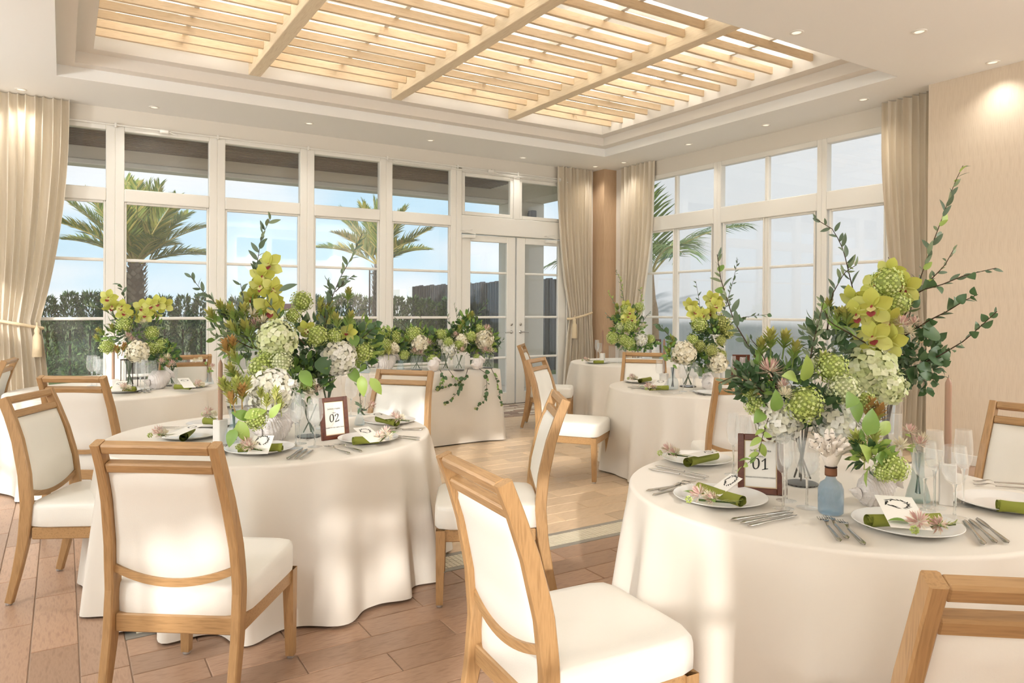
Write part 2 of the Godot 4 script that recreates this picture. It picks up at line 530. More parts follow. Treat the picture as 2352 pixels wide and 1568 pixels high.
func build_shell() -> void:
	build_floor()
	build_ceiling()
	# the window wall at the back: header above the frames, solid end behind the left curtain
	var zb := -8.675
	wall_openings("wall_back", Vector3(-3.4, 0, zb - 0.16), Vector3(7.4, 3.444, zb + 0.03), [[-1.55, 6.435, 0.0, 3.27]], 0, M.header)
	var cx := [-1.55, -0.542, 0.466, 1.474, 2.49, 3.498, 4.507]
	for k in 6:
		var o := setting("window_%d" % (k + 1))
		o.position = Vector3((cx[k] + cx[k + 1]) * 0.5, 0, zb)
		window_bay(o, cx[k + 1] - cx[k], 0.0, 3.27, [2.465, 2.603], [0.62, 1.231, 1.85], 1, 0.085)
	# double glazed doors with their own transom lights
	var dt := setting("trim_1", "white frame over the double doors")
	var fr := MB.new()
	fr.box(Vector3(4.547, 1.612, zb), Vector3(0.08, 3.27, 0.1), 0.006).box(Vector3(6.395, 1.612, zb), Vector3(0.08, 3.27, 0.1), 0.006)
	fr.box(Vector3(5.471, 2.50, zb), Vector3(1.77, 0.25, 0.1), 0.008).box(Vector3(5.471, 3.24, zb), Vector3(1.77, 0.06, 0.1), 0.006).box(Vector3(5.471, 2.92, zb), Vector3(0.10, 0.6, 0.1), 0.006)
	for s in [-1, 1]:
		for t in [-1, 1]:
			fr.box(Vector3(5.471 + s * 0.4625 + t * 0.388, 2.92, zb), Vector3(0.05, 0.58, 0.06), 0.006)
		fr.box(Vector3(5.471 + s * 0.4625, 3.185, zb), Vector3(0.73, 0.05, 0.06), 0.006).box(Vector3(5.471 + s * 0.4625, 2.655, zb), Vector3(0.73, 0.05, 0.06), 0.006)
	put("door_frame", fr, M.frame, dt)
	for s in [-1, 1]:
		put("pane", MB.new().box(Vector3(5.471 + s * 0.4625, 2.92, zb), Vector3(0.73, 0.5, 0.006)), M.pane, dt)
	for k in 2:
		var s := -1 if k == 0 else 1
		var d := setting("door_%d" % (k + 1))
		d.position = Vector3(5.471 + s * 0.4445, 0, zb + 0.01)
		var lw := 0.875
		var leaf := MB.new()
		leaf.box(Vector3(-lw / 2 + 0.075, 1.185, 0), Vector3(0.14, 2.36, 0.05), 0.006).box(Vector3(lw / 2 - 0.075, 1.185, 0), Vector3(0.14, 2.36, 0.05), 0.006)
		leaf.box(Vector3(0, 2.32, 0), Vector3(lw - 0.29, 0.09, 0.05), 0.006).box(Vector3(0, 0.09, 0), Vector3(lw - 0.29, 0.16, 0.05), 0.006)
		put("door_leaf", leaf, M.frame, d)
		var lv := [0.17, 0.66, 1.231, 1.85, 2.275]
		for i in range(1, 4):
			put("muntin", MB.new().box(Vector3(0, lv[i], 0), Vector3(lw - 0.29, 0.032, 0.04), 0.008), M.frame, d)
		for i in 4:
			put("pane", MB.new().box(Vector3(0, (lv[i] + lv[i + 1]) * 0.5, 0), Vector3(lw - 0.29, lv[i + 1] - lv[i] - 0.03, 0.006)), M.pane, d)
		var hx := -s * (lw / 2 - 0.07)
		put("handle", MB.new().lathe([[0.0, -0.012], [0.024, -0.012], [0.024, 0.0], [0.009, 0.004], [0.009, 0.04], [0, 0.042]], 14, Vector3(hx, 1.02, 0.03), Basis(Vector3.RIGHT, PI / 2)).tube([Vector3(hx, 1.02, 0.068), Vector3(hx + s * 0.03, 1.022, 0.07), Vector3(hx + s * 0.12, 1.015, 0.066)], 0.009, 0.007, 8), M.steel, d)
		put("lock", MB.new().lathe([[0, 0], [0.02, 0], [0.02, 0.008], [0, 0.01]], 14, Vector3(hx, 1.13, 0.025), Basis(Vector3.RIGHT, PI / 2)), M.steel, d)
		put("door_closer", MB.new().box(Vector3(s * 0.24 - 0.1, 2.335, 0.05), Vector3(0.20, 0.05, 0.05), 0.008).tube([Vector3(s * 0.24, 2.37, 0.06), Vector3(s * 0.24 - 0.25, 2.40, 0.10), Vector3(s * 0.24 - 0.05, 2.43, 0.06)], 0.008, 0.008, 6), M.frame, d)
	# window wall on the right
	var xr := 7.12
	wall_openings("wall_right", Vector3(xr - 0.03, 0, -8.9), Vector3(xr + 0.25, 3.444, -3.3), [[-7.88, -3.41, 0.0, 3.24]], 2, M.header)
	for k in 3:
		var o := setting("window_%d" % (k + 7))
		o.position = Vector3(xr, 0, -7.135 + 1.49 * k)
		o.rotation.y = -PI / 2
		window_bay(o, 1.49, 0.0, 3.24, [2.455, 2.655], [0.62, 1.245, 1.864], 2, 0.06)
	var wr := setting("wall_right_front", "plain beige textured wall on the right")
	put("wall_panel", MB.new().span(Vector3(6.78, 0, -3.597), Vector3(7.4, 3.444, 2.6)), M.wallpaper, wr)
	put("baseboard", MB.new().span(Vector3(6.765, 0, -3.61), Vector3(6.78, 0.09, 2.5), 0.003), M.frame, wr)
	var pl := setting("wall_corner_pillar", "beige papered corner pillar between two curtains")
	put("wall_panel", MB.new().span(Vector3(6.854, 0, -8.9), Vector3(7.4, 3.444, -8.377)), M.pillar, pl)
	put("baseboard", MB.new().span(Vector3(6.84, 0, -8.7), Vector3(7.09, 0.09, -8.363), 0.003), M.frame, pl)
	# unseen walls behind and beside the photographer, openings placed to shape sun and daylight
	wall_openings("wall_left_unseen", Vector3(-3.4, 0, -8.9), Vector3(-3.2, 3.444, 2.6), [[-8.4, -0.6, 0.0, 3.24]], 2, M.wallpaper)
	for k in 5:
		var o := setting("window_%d" % (k + 10))  # unseen windows, placed to let daylight in from the left
		o.position = Vector3(-3.28, 0, -7.62 + 1.56 * k)
		o.rotation.y = PI / 2
		window_bay(o, 1.56, 0.0, 3.24, [2.455, 2.655], [0.62, 1.245, 1.864], 2, 0.06)
	wall_openings("wall_front_unseen", Vector3(-3.4, 0, 2.4), Vector3(7.4, 3.444, 2.6), [[-3.1, -0.7, 0.0, 3.24], [3.8, 6.5, 0.0, 3.24]], 0, M.wallpaper)  # openings placed for low sun on the left, sky light on the right
	for k in 5:
		var o := setting("window_%d" % (k + 15))  # unseen windows behind the camera, placed to let in sun and sky light
		o.position = Vector3(-2.5 + 1.2 * k if k < 2 else 4.25 + 0.9 * (k - 2), 0, 2.46)
		o.rotation.y = PI
		window_bay(o, 1.2 if k < 2 else 0.9, 0.0, 3.24, [2.455, 2.655], [0.62, 1.245, 1.864], 1, 0.06)

func _ready() -> void:
	# camera
	var cam := Camera3D.new()
	cam.name = "camera"
	cam.position = Vector3(0, H, 0)
	cam.basis = Basis.from_euler(Vector3(-0.0059599, -0.559038, 0.0050753))
	cam.set_frustum(2.0 * 0.05 * 784.0 / 1648.84, Vector2(0, -68.345 / 1648.84 * 0.05), 0.05, 300.0)
	add_child(cam)
	cam.current = true
	# sky, exposure
	var e := Environment.new()
	e.background_mode = Environment.BG_SKY
	e.sky = make_sky()
	e.background_energy_multiplier = SKY
	e.tonemap_mode = Environment.TONE_MAPPER_LINEAR
	e.tonemap_exposure = EXPO
	e.sdfgi_enabled = true
	e.ssao_enabled = true
	e.ssil_enabled = true
	var we := WorldEnvironment.new()
	we.name = "world_environment"
	we.environment = e
	add_child(we)
	# the low sun behind the photographer's left shoulder
	var sun := DirectionalLight3D.new()
	sun.name = "sun"
	add_child(sun)
	sun.look_at_from_position(Vector3.ZERO, Vector3(0.51, -0.29, -0.81))
	sun.light_energy = SUN
	sun.light_color = Color(1.0, 0.985, 0.97)
	sun.light_angular_distance = 0.8
	sun.shadow_enabled = true
	materials()
	build_shell()
	curtains()
	garden()
	downlights()
	added_fill_lamps()
	tables_and_chairs()
	dress_tables()

func downlights() -> void:
	var spots := [[0.806, -8.363, "first recessed downlight from the left above the window wall"], [2.361, -8.13, "second recessed downlight from the left over the window wall"], [3.876, -8.13, "third recessed downlight from the left over the window wall"],
		[5.40, -8.36, "downlight above the glazed double doors"], [6.623, -8.30, "downlight just in front of the corner pillar, on the door side"], [6.778, -7.847, "downlight by the corner pillar above the slim curtain"],
		[6.704, -6.524, "downlight over the far end of the right window wall"], [6.728, -5.369, "downlight over the middle of the right window wall"], [6.706, -4.19, "downlight over the near end of the right window wall, by the curtain"],
		[5.415, -2.944, "large recessed downlight in the plain ceiling at the upper right"], [6.60, -2.977, "recessed downlight close to the plain beige wall"], [4.665, -3.45, "faint recessed downlight beside the near edge of the slatted tray"],
		[-0.345, -8.378, "recessed downlight above the left curtain"]]
	for p in spots:
		var t := thing("downlight", p[2], "downlight", Vector3(p[0], 3.444, p[1]), 0.0, "recessed ceiling downlights")
		put("trim_ring", MB.new().lathe([[0.034, -0.001], [0.036, -0.006], [0.05, -0.006], [0.052, 0.0]], 20), M.frame, t)
		var l := mat(Color(0.9, 0.88, 0.84), 0.3)
		l.emission_enabled = true
		l.emission = Color(1.0, 0.95, 0.85)
		l.emission_energy_multiplier = 0.5
		put("lamp_lens", MB.new().lathe([[0.0, -0.002], [0.034, -0.002]], 16), l, t)
		var s := SpotLight3D.new()
		s.name = "lamp_light"
		t.add_child(s)
		s.position = Vector3(0, -0.02, 0)
		s.rotation.x = -PI / 2
		s.spot_angle = 62.0
		s.spot_angle_attenuation = 1.0
		s.light_size = 0.04
		s.light_energy = LAMP
		s.light_color = Color(1.0, 0.98, 0.95)
		s.spot_range = 12.0
		s.spot_attenuation = 2.0
		s.shadow_enabled = true

# ---------- chairs ----------
func post_z(y: float) -> float:
	# the side profile of the rear post: foot, seat, top
	var k := [[0.0, -0.535], [0.15, -0.498], [0.30, -0.468], [0.45, -0.455], [0.60, -0.470], [0.75, -0.505], [0.86, -0.543], [0.95, -0.580]]
	for i in k.size() - 1:
		if y <= k[i + 1][0]:
			var t: float = (y - k[i][0]) / (k[i + 1][0] - k[i][0])
			return lerpf(k[i][1], k[i + 1][1], t)
	return -0.58

func post_x(y: float) -> float:
	return 0.214 - 0.024 * smoothstep(0.45, 0.94, y) if y > 0.45 else 0.214

func make_chair(label: String) -> Node3D:
	var t := thing("banquet_chair", label, "chair", Vector3.ZERO, 0.0, "wooden banquet chairs")
	# cushion
	var seat := MB.new()
	var rows := []
	var prof := [[0.0, 0.352], [0.95, 0.352], [1.0, 0.36], [1.005, 0.40], [1.0, 0.435], [0.985, 0.452], [0.95, 0.462], [0.8, 0.466], [0.4, 0.468], [0.0, 0.468]]
	for p in prof:
		var r := PackedVector3Array()
		for j in 40:
			var a := TAU * j / 40.0
			var cx := cos(a)
			var sz := sin(a)
			var q := pow(pow(absf(cx), 9.0) + pow(absf(sz), 9.0), -1.0 / 9.0)
			r.append(Vector3(cx * q * 0.232 * p[0], p[1], -0.214 + sz * q * 0.245 * p[0]))
		rows.append(r)
	put("seat", seat.sheet(rows, false, true), M.leather, t)
	# frame under the seat
	var fr := MB.new()
	fr.box(Vector3(0, 0.325, 0.004), Vector3(0.37, 0.055, 0.026), 0.004)
	for s in [-1, 1]:
		fr.box(Vector3(s * 0.207, 0.325, -0.225), Vector3(0.026, 0.055, 0.42), 0.004)
	fr.box(Vector3(0, 0.33, -0.455), Vector3(0.40, 0.06, 0.026), 0.004)
	put("seat_frame", fr, M.chair_across, t)
	for s in [-1, 1]:
		var lg := MB.new()
		var lr := []
		for k in 5:
			var f := k / 4.0
			var y := lerpf(0.012, 0.352, f)
			var hw := lerpf(0.0155, 0.022, f)
			var c := Vector3(s * (0.206 + 0.004 * (1.0 - f)), y, 0.002 + 0.004 * (1.0 - f))
			lr.append([c, hw])
		for k in 4:
			var A: Vector3 = lr[k][0]
			var B: Vector3 = lr[k + 1][0]
			var a: float = lr[k][1]
			var b: float = lr[k + 1][1]
			for q in 4:
				var d0 := Vector3(1, 0, 0).rotated(Vector3.UP, q * PI / 2)
				var d1 := d0.rotated(Vector3.UP, PI / 2)
				lg.poly([A + d0 * a + d1 * a, A + d0 * a - d1 * a, B + d0 * b - d1 * b, B + d0 * b + d1 * b], (A + B) * 0.5)
		var leg := put("leg", lg, M.chair, t)
		put("glide", MB.new().lathe([[0, 0.0], [0.013, 0.0], [0.0145, 0.004], [0.0145, 0.014]], 10, Vector3(s * 0.210, 0, 0.006)), M.glide, leg)
		# rear post: leg and back upright in one curve
		var pb := MB.new()
		var sec := []
		for k in 25:
			var y := lerpf(0.012, 0.941, k / 24.0)
			var z := post_z(y)
			var dz := (post_z(y + 0.01) - post_z(y - 0.01)) / 0.02
			var tn := Vector3(0, 1, dz).normalized()
			var fwd := Vector3(0, -dz, 1).normalized()
			var hd := lerpf(0.0165, 0.026, smoothstep(0.0, 0.4, y)) - 0.005 * smoothstep(0.6, 0.94, y)
			var hw := 0.0155
			var c := Vector3(s * post_x(y), y, z)
			var e := 0.004
			var ring := [c + fwd * hd + Vector3(hw - e, 0, 0), c + fwd * (hd - e) + Vector3(hw, 0, 0), c - fwd * (hd - e) + Vector3(hw, 0, 0), c - fwd * hd + Vector3(hw - e, 0, 0), c - fwd * hd - Vector3(hw - e, 0, 0), c - fwd * (hd - e) - Vector3(hw, 0, 0), c + fwd * (hd - e) - Vector3(hw, 0, 0), c + fwd * hd - Vector3(hw - e, 0, 0)]
			sec.append(ring)
		for k in 24:
			for q in 8:
				var q2 := (q + 1) % 8
				pb.poly([sec[k][q], sec[k][q2], sec[k + 1][q2], sec[k + 1][q]], (sec[k][0] + sec[k][4] + sec[k + 1][0] + sec[k + 1][4]) * 0.25)
		pb.poly(sec[24], Vector3(s * 0.2, 0.8, -0.5))
		var post := put("rear_post", pb, M.chair, t)
		put("glide", MB.new().lathe([[0, 0.0], [0.013, 0.0], [0.0145, 0.004], [0.0145, 0.016]], 10, Vector3(s * 0.214, 0, -0.535)), M.glide, post)
	# handle rail on top and the rail under the slot
	var tilt := Basis(Vector3.RIGHT, -0.36)
	put("top_rail", MB.new().box(Vector3(0, 0.926, post_z(0.926)), Vector3(0.352, 0.034, 0.036), 0.006, tilt), M.chair_across, t)
	put("slot_rail", MB.new().box(Vector3(0, 0.862, post_z(0.862)), Vector3(0.352, 0.034, 0.034), 0.005, tilt), M.chair_across, t)
	# padded back between the posts, its lower edge bowed down
	var pad := MB.new()
	var front := []
	var rear := []
	var ring_rows := []
	for i in 13:
		var rf := PackedVector3Array()
		var rb := PackedVector3Array()
		for j in 17:
			var uu := j / 8.0 - 1.0
			var y0 := 0.525 - 0.04 * (1.0 - uu * uu)
			var y := lerpf(y0, 0.845, i / 12.0)
			var x := uu * (post_x(y) - 0.0165)
			var edge := minf(1.0, minf(minf(i, 12 - i) / 1.5, minf(j, 16 - j) / 1.5))
			var puff := sqrt(clampf(edge, 0.0, 1.0))
			var bow := 0.02 * (1.0 - uu * uu)
			rf.append(Vector3(x, y, post_z(y) + 0.008 + 0.016 * puff - bow * 0.3))
			rb.append(Vector3(x, y, post_z(y) - 0.004 - 0.012 * puff - bow * 0.6))
		front.append(rf)
		rear.append(rb)
	pad.sheet(front, true).sheet(rear)
	for pair in [[0, false], [12, true]]:
		pad.sheet([front[pair[0]], rear[pair[0]]], pair[1])
	for j in [0, 16]:
		var ra := PackedVector3Array()
		var rb2 := PackedVector3Array()
		for i in 13:
			ra.append(front[i][j]); rb2.append(rear[i][j])
		pad.sheet([ra, rb2], j == 0)
	put("back_pad", pad, M.leather, t)
	var low := MB.new()
	var lrows := []
	for j in 17:
		var uu := j / 8.0 - 1.0
		var y0 := 0.512 - 0.04 * (1.0 - uu * uu)
		var c := Vector3(uu * (post_x(0.5) - 0.014), y0, post_z(0.5) - 0.012 * (1.0 - uu * uu))
		lrows.append([c + Vector3(0, 0.013, 0.013), c + Vector3(0, -0.013, 0.013), c + Vector3(0, -0.013, -0.013), c + Vector3(0, 0.013, -0.013)])
	for j in 16:
		for q in 4:
			var q2 := (q + 1) % 4
			low.poly([lrows[j][q], lrows[j][q2], lrows[j + 1][q2], lrows[j + 1][q]], (lrows[j][0] + lrows[j][2] + lrows[j + 1][0] + lrows[j + 1][2]) * 0.25)
	put("lower_rail", low, M.chair_across, t)
	return t

# ---------- tables ----------
func round_cloth(R: float, top: float, hem: float, folds: int, seed_: int) -> MB:
	rng.seed = seed_
	var na := folds * 16
	var ph := []
	for k in folds + 1:
		ph.append([rng.randf_range(-0.3, 0.3), rng.randf_range(0.55, 1.0)])
	ph[folds] = ph[0]
	var rows := []
	var prof := []
	for k in 7:
		prof.append([R * k / 7.0, top, 0.0])
	for k in 6:
		var a := k / 5.0 * PI / 2
		prof.append([R - 0.014 + 0.014 * sin(a), top - 0.014 + 0.014 * cos(a), 0.0])
	for k in range(1, 15):
		var f := k / 14.0
		prof.append([R, lerpf(top - 0.014, hem, f), f])
	for p in prof:
		var r := PackedVector3Array()
		for j in na:
			var th := float(j) / na * folds
			var k := int(th)
			var f := th - k
			var sh: float = lerpf(ph[k][0], ph[k + 1][0], f)
			var am: float = lerpf(ph[k][1], ph[k + 1][1], f)
			var s := 0.5 + 0.5 * cos(TAU * (f + sh))
			var t: float = p[2]
			var depth := pow(s, 1.4) * am
			var rr: float = p[0] + (pow(t, 0.75) * (0.022 + 0.125 * depth) if t > 0.0 else 0.0)
			if t > 0.0:
				rr += 0.006 * sin(th * 7.3 + seed_) * t
			var a := TAU * j / na
			r.append(Vector3(rr * cos(a), p[1] + (0.004 * sin(th * 2.1) * t), rr * sin(a)))
		rows.append(r)
	return MB.new().sheet(rows, true, true)

func round_table(c: Vector3, R: float, folds: int, seed_: int, which: String) -> void:
	var t := thing("round_table", "round banquet table hidden under the cream cloth of " + which, "table", Vector3(c.x, 0, c.z))
	put("table_top", MB.new().lathe([[0, 0.66], [R - 0.03, 0.66], [R - 0.012, 0.67], [R - 0.012, 0.688], [R - 0.03, 0.694], [0, 0.694]], 48), M.beam, t)
	put("pedestal", MB.new().lathe([[0.05, 0.05], [0.04, 0.3], [0.04, 0.62], [0.12, 0.66]], 20), M.dark, t)
	for k in 4:
		put("foot", MB.new().box(Vector3(0.17, 0.03, 0), Vector3(0.36, 0.05, 0.06), 0.01), M.dark, t).rotation.y = k * PI / 2 + 0.4
	var cl := put("tablecloth", round_cloth(R, 0.70, 0.012, folds, seed_), M.cloth)
	cl.position = Vector3(c.x, 0, c.z)
	tag(cl, "cream floor-length tablecloth hanging in soft folds on " + which, "tablecloth", "cream round tablecloths")

var T1 := Vector3(2.41, 0.70, -1.637)
var T2 := Vector3(0.95, 0.70, -3.885)
var T3 := Vector3(0.38, 0.70, -6.58)
var T4 := Vector3(4.60, 0.70, -4.34)
var T5 := Vector3(5.98, 0.70, -6.75)

func tables_and_chairs() -> void:
	round_table(T1, 0.727, 15, 101, "table 01 at the right front")
	round_table(T2, 0.815, 17, 102, "table 02 at the centre left")
	round_table(T3, 0.77, 15, 103, "table 03 by the left windows")
	round_table(T4, 0.76, 16, 104, "the middle table behind table 01")
	round_table(T5, 0.76, 16, 105, "the far table beside the corner pillar")
	# the long couple's table in front of the doors
	var bt := thing("long_table", "long head table hidden under a plain cream cloth in front of the doors", "table", Vector3(2.9, 0, -6.72))
	put("table_top", MB.new().box(Vector3(0, 0.715, 0), Vector3(1.84, 0.03, 0.74), 0.004), M.beam, bt)
	for s in [-1, 1]:
		for q in [-1, 1]:
			put("leg", MB.new().box(Vector3(s * 0.85, 0.35, q * 0.3), Vector3(0.05, 0.70, 0.05), 0.004), M.dark, bt)
	var hx := 0.93
	var hz := 0.38
	var rows := []
	rng.seed = 77
	for k in 16:
		var y := 0.742
		var f := 0.0
		if k >= 5:
			f = (k - 5) / 10.0
			y = lerpf(0.735, 0.012, f)
		var r := PackedVector3Array()
		for j in 120:
			var a := TAU * (j + 0.5) / 120.0
			var cx := cos(a)
			var sz := sin(a)
			var q := 1.0 / maxf(absf(cx), absf(sz))
			var corner := pow(minf(absf(cx), absf(sz)) * q, 14.0)
			var sc := minf(1.0, k / 5.0) if k < 5 else 1.0
			var out := 0.012 * f + 0.09 * corner * f + 0.012 * f * sin(a * 11.0 + sin(a * 3.0) * 2.0) + (0.004 if k >= 5 else 0.0)
			r.append(Vector3((cx * q) * (hx * sc + out), y, (sz * q) * (hz * sc + out)))
		rows.append(r)
	var bc := put("tablecloth", MB.new().sheet(rows, true, true), M.cloth)
	bc.position = Vector3(2.9, 0, -6.72)
	tag(bc, "plain cream cloth falling straight to the floor on the long head table", "tablecloth")
	# chairs: [x, z, yaw in degrees, label]
	var list := [
		[0.582, -2.942, 144.2, "white-backed wooden chair at the left front, its sunlit back to us, facing table 02"],
		[1.502, -1.645, 85.8, "large white chair in the centre foreground with its whole seat in view, facing table 01"],
		[1.566, -3.132, -118.1, "chair seen from the side between tables 01 and 02, drawn up to table 02"],
		[3.687, -4.527, 35.1, "chair with its broad seat turned towards us, left of the middle table"],
		[4.95, -6.643, 50.0, "small far chair nearest the glazed doors, pulled up to the far table"],
		[0.366, -3.939, 63.1, "chair at the left edge turned to table 02, its splayed back leg on the floor"],
		[0.361, -5.517, 146.7, "chair with its cream back to us in front of table 03"],
		[1.525, -4.102, 311.4, "chair facing us on the far side of table 02, before the head table"],
		[4.30, -4.74, -45.6, "chair facing us between the middle table and the far table"],
		[3.85, -3.405, 146.0, "chair half hidden by flowers, seen from behind, between table 01 and the middle table"],
		[3.14, -1.42, -86.0, "blurred chair at the right edge facing table 01 from the beige wall side"],
		[1.68, -0.945, 142.0, "chair cut off by the bottom right corner, back to us, at table 01"],
		[-0.92, -6.97, -98.5, "chair at the far left edge in front of the left curtain"],
		[0.9, -7.3, 180.0, "chair behind table 03 with only its slotted top rail showing, by the window"],
	]
	var first: Node3D = null
	for c in list:
		var at := Vector3(c[0], 0, c[1])
		if first == null:
			first = make_chair(c[3])
			first.position = at
			first.rotation.y = deg_to_rad(c[2])
		else:
			copy(first, c[3], at, deg_to_rad(c[2]))

# ---------- curtains ----------
func hang_curtain(label: String, a0: Vector3, along: Vector3, top_: Array, tie: Array, foot: Array, tie_y: float, folds: float, seed_: int, tassel := 0.0) -> void:
	# top_, tie and foot are [from, to] along the wall; pleats are deep and narrow
	rng.seed = seed_
	var t := thing("curtain", label, "curtain", a0, 0.0, "cream pleated curtains")
	var out := Vector3(-along.z, 0, along.x)
	var nj := int(folds * 12)
	var ph := []
	for k in int(folds) + 3:
		ph.append(rng.randf_range(-0.22, 0.22))
	var rows := []
	for i in 41:
		var y := lerpf(3.44, 0.015, i / 40.0)
		var lo: float
		var hi: float
		if y > tie_y:
			var f := pow(1.0 - (y - tie_y) / (3.44 - tie_y), 2.2)
			lo = lerpf(top_[0], tie[0], f); hi = lerpf(top_[1], tie[1], f)
		else:
			var f := pow(1.0 - y / tie_y, 0.7)
			lo = lerpf(tie[0], foot[0], f); hi = lerpf(tie[1], foot[1], f)
		var amp := 0.042 * clampf(0.6 + 0.4 * absf(y - tie_y) / 0.5, 0.6, 1.0)
		var r := PackedVector3Array()
		for j in nj + 1:
			var g := float(j) / nj
			var th := g * folds
			var sh: float = lerpf(ph[int(th)], ph[int(th) + 1], th - int(th))
			var w := sin(TAU * (th + sh))
			var d: float = amp * signf(w) * pow(absf(w), 0.7) + 0.006 * sin(y * 5.0 + th * 3.0)
			r.append(along * (lerpf(lo, hi, g) + 0.012 * cos(TAU * (th + sh))) + out * d + Vector3(0, y, 0))
		rows.append(r)
	put("drape", MB.new().sheet(rows, true), M.curtain, t)
	var mid: float = (tie[0] + tie[1]) * 0.5
	var hw: float = (tie[1] - tie[0]) * 0.5 + 0.03
	var ring := []
	for k in 25:
		var a := TAU * k / 24.0
		ring.append(along * (mid + cos(a) * hw) + out * (sin(a) * 0.075) + Vector3(0, tie_y + 0.05 * cos(a) * (1.0 if tassel <= 0.0 else -1.0), 0))
	put("tieback_cord", MB.new().tube(ring, 0.016, 0.016, 8), M.cord, t)
	if tassel != 0.0:
		var at := along * (mid + tassel * hw * 0.8) + out * 0.08 + Vector3(0, tie_y - 0.03, 0)
		put("tassel", MB.new().lathe([[0.0, -0.30], [0.042, -0.30], [0.036, -0.10], [0.02, -0.07], [0.026, -0.045], [0.02, -0.02], [0.006, 0.0], [0.006, 0.04]], 14, at), M.cord, t)

func curtains() -> void:
	hang_curtain("cream pleated curtain at the left edge, tied back with a tasselled cord", Vector3(0, 0, -8.54), Vector3(1, 0, 0), [-0.62, 0.05], [-0.60, -0.20], [-0.60, -0.08], 1.19, 9.0, 3, 1.0)
	hang_curtain("cream curtain tied back with a tassel between the glazed doors and the pillar", Vector3(0, 0, -8.56), Vector3(1, 0, 0), [6.12, 6.73], [6.36, 6.74], [6.22, 6.82], 1.25, 9.0, 4, -0.9)
	hang_curtain("slim cream curtain right of the corner pillar, swept back from the right windows", Vector3(7.02, 0, 0), Vector3(0, 0, 1), [-8.16, -7.50], [-8.20, -7.86], [-8.20, -7.80], 0.95, 8.0, 5, 0.9)
	hang_curtain("cream curtain at the near end of the right windows against the beige wall", Vector3(6.98, 0, 0), Vector3(0, 0, 1), [-4.15, -3.64], [-3.92, -3.64], [-4.0, -3.64], 1.05, 7.0, 6, -0.9)
	var rod := thing("shade_rail", "slender white shade rail with clips running along the head of the window wall", "rail", Vector3(0, 0, -8.60))
	put("rail_tube", MB.new().tube([Vector3(-1.5, 3.262, 0), Vector3(6.4, 3.262, 0)], 0.009, 0.009, 8), M.frame, rod)
	put("rail_tube", MB.new().tube([Vector3(3.5, 3.225, 0.01), Vector3(6.4, 3.225, 0.01)], 0.007, 0.007, 8), M.frame, rod)
	for x in [0.466, 1.474, 2.49, 3.498, 4.507, 5.05, 5.471]:
		put("bracket", MB.new().box(Vector3(x, 3.262, -0.008), Vector3(0.022, 0.05, 0.035), 0.004), M.frame, rod)
	for x in [0.93, 5.02, 6.2]:
		put("motor_clip", MB.new().box(Vector3(x, 3.25, 0.008), Vector3(0.09, 0.045, 0.04), 0.01).tube([Vector3(x + 0.04, 3.25, 0.01), Vector3(x + 0.12, 3.222, 0.03)], 0.008, 0.006, 6), M.frame, rod)

# ---------- the garden ----------
func clump(n: int, size: Callable, leaf_l: float, leaf_w: float, cols: Array, seed_: int) -> MB:
	# many small leaves scattered over a solid described by size(y01) -> radius; unit height
	rng.seed = seed_
	var mb := MB.new()
	mb.colored = true
	for k in n:
		var h := rng.randf()
		var a := rng.randf() * TAU
		var r: float = size.call(h) * sqrt(rng.randf_range(0.15, 1.0))
		var p := Vector3(cos(a) * r, h, sin(a) * r)
		var d := (Vector3(cos(a), rng.randf_range(0.1, 1.4), sin(a)) + Vector3(rng.randfn(), rng.randfn(), rng.randfn()) * 0.35).normalized()
		mb.col = cols[rng.randi() % cols.size()]
		mb.leaf(p, d, Vector3(rng.randfn(), 1.0, rng.randfn()).normalized(), leaf_l * rng.randf_range(0.7, 1.3), leaf_w, 0.1, 0.1, 0.45, 2)
	return mb

func frond(length: float, droop: float, n: int, leaf_l: float, leaf_w: float, cols: Array, seed_: int, flat := false) -> MB:
	# a feather palm leaf along +x rising then bending down
	rng.seed = seed_
	var mb := MB.new()
	mb.colored = true
	var path := []
	for k in 15:
		var f := k / 14.0
		path.append(Vector3(length * f * (1.0 - 0.12 * droop * f), -droop * length * 0.55 * f * f + 0.12 * length * f, 0.0))
	mb.col = Color(0.55, 0.46, 0.16)
	mb.tube(path, 0.022, 0.004, 5)
	for k in n:
		var f := lerpf(0.16, 0.99, float(k) / n)
		var i := mini(int(f * 14.0), 13)
		var p: Vector3 = path[i].lerp(path[i + 1], f * 14.0 - i)
		var t: Vector3 = (path[i + 1] - path[i]).normalized()
		for s in [-1, 1]:
			var up := Vector3(-t.y, t.x, 0)
			var d: Vector3 = (t * (0.75 + 0.5 * f) + Vector3(0, 0, s) * (0.9 if flat else 0.75) + up * (0.1 if flat else rng.randf_range(0.15, 0.7)) + Vector3(rng.randfn(), rng.randfn(), rng.randfn()) * 0.06).normalized()
			mb.col = cols[rng.randi() % cols.size()]
			mb.leaf(p, d, up, leaf_l * (0.5 + 0.9 * sin(PI * minf(f * 0.85 + 0.12, 1.0))) * rng.randf_range(0.85, 1.1), leaf_w, 0.25 if flat else 0.12, 0.35, 0.35, 3)
	return mb

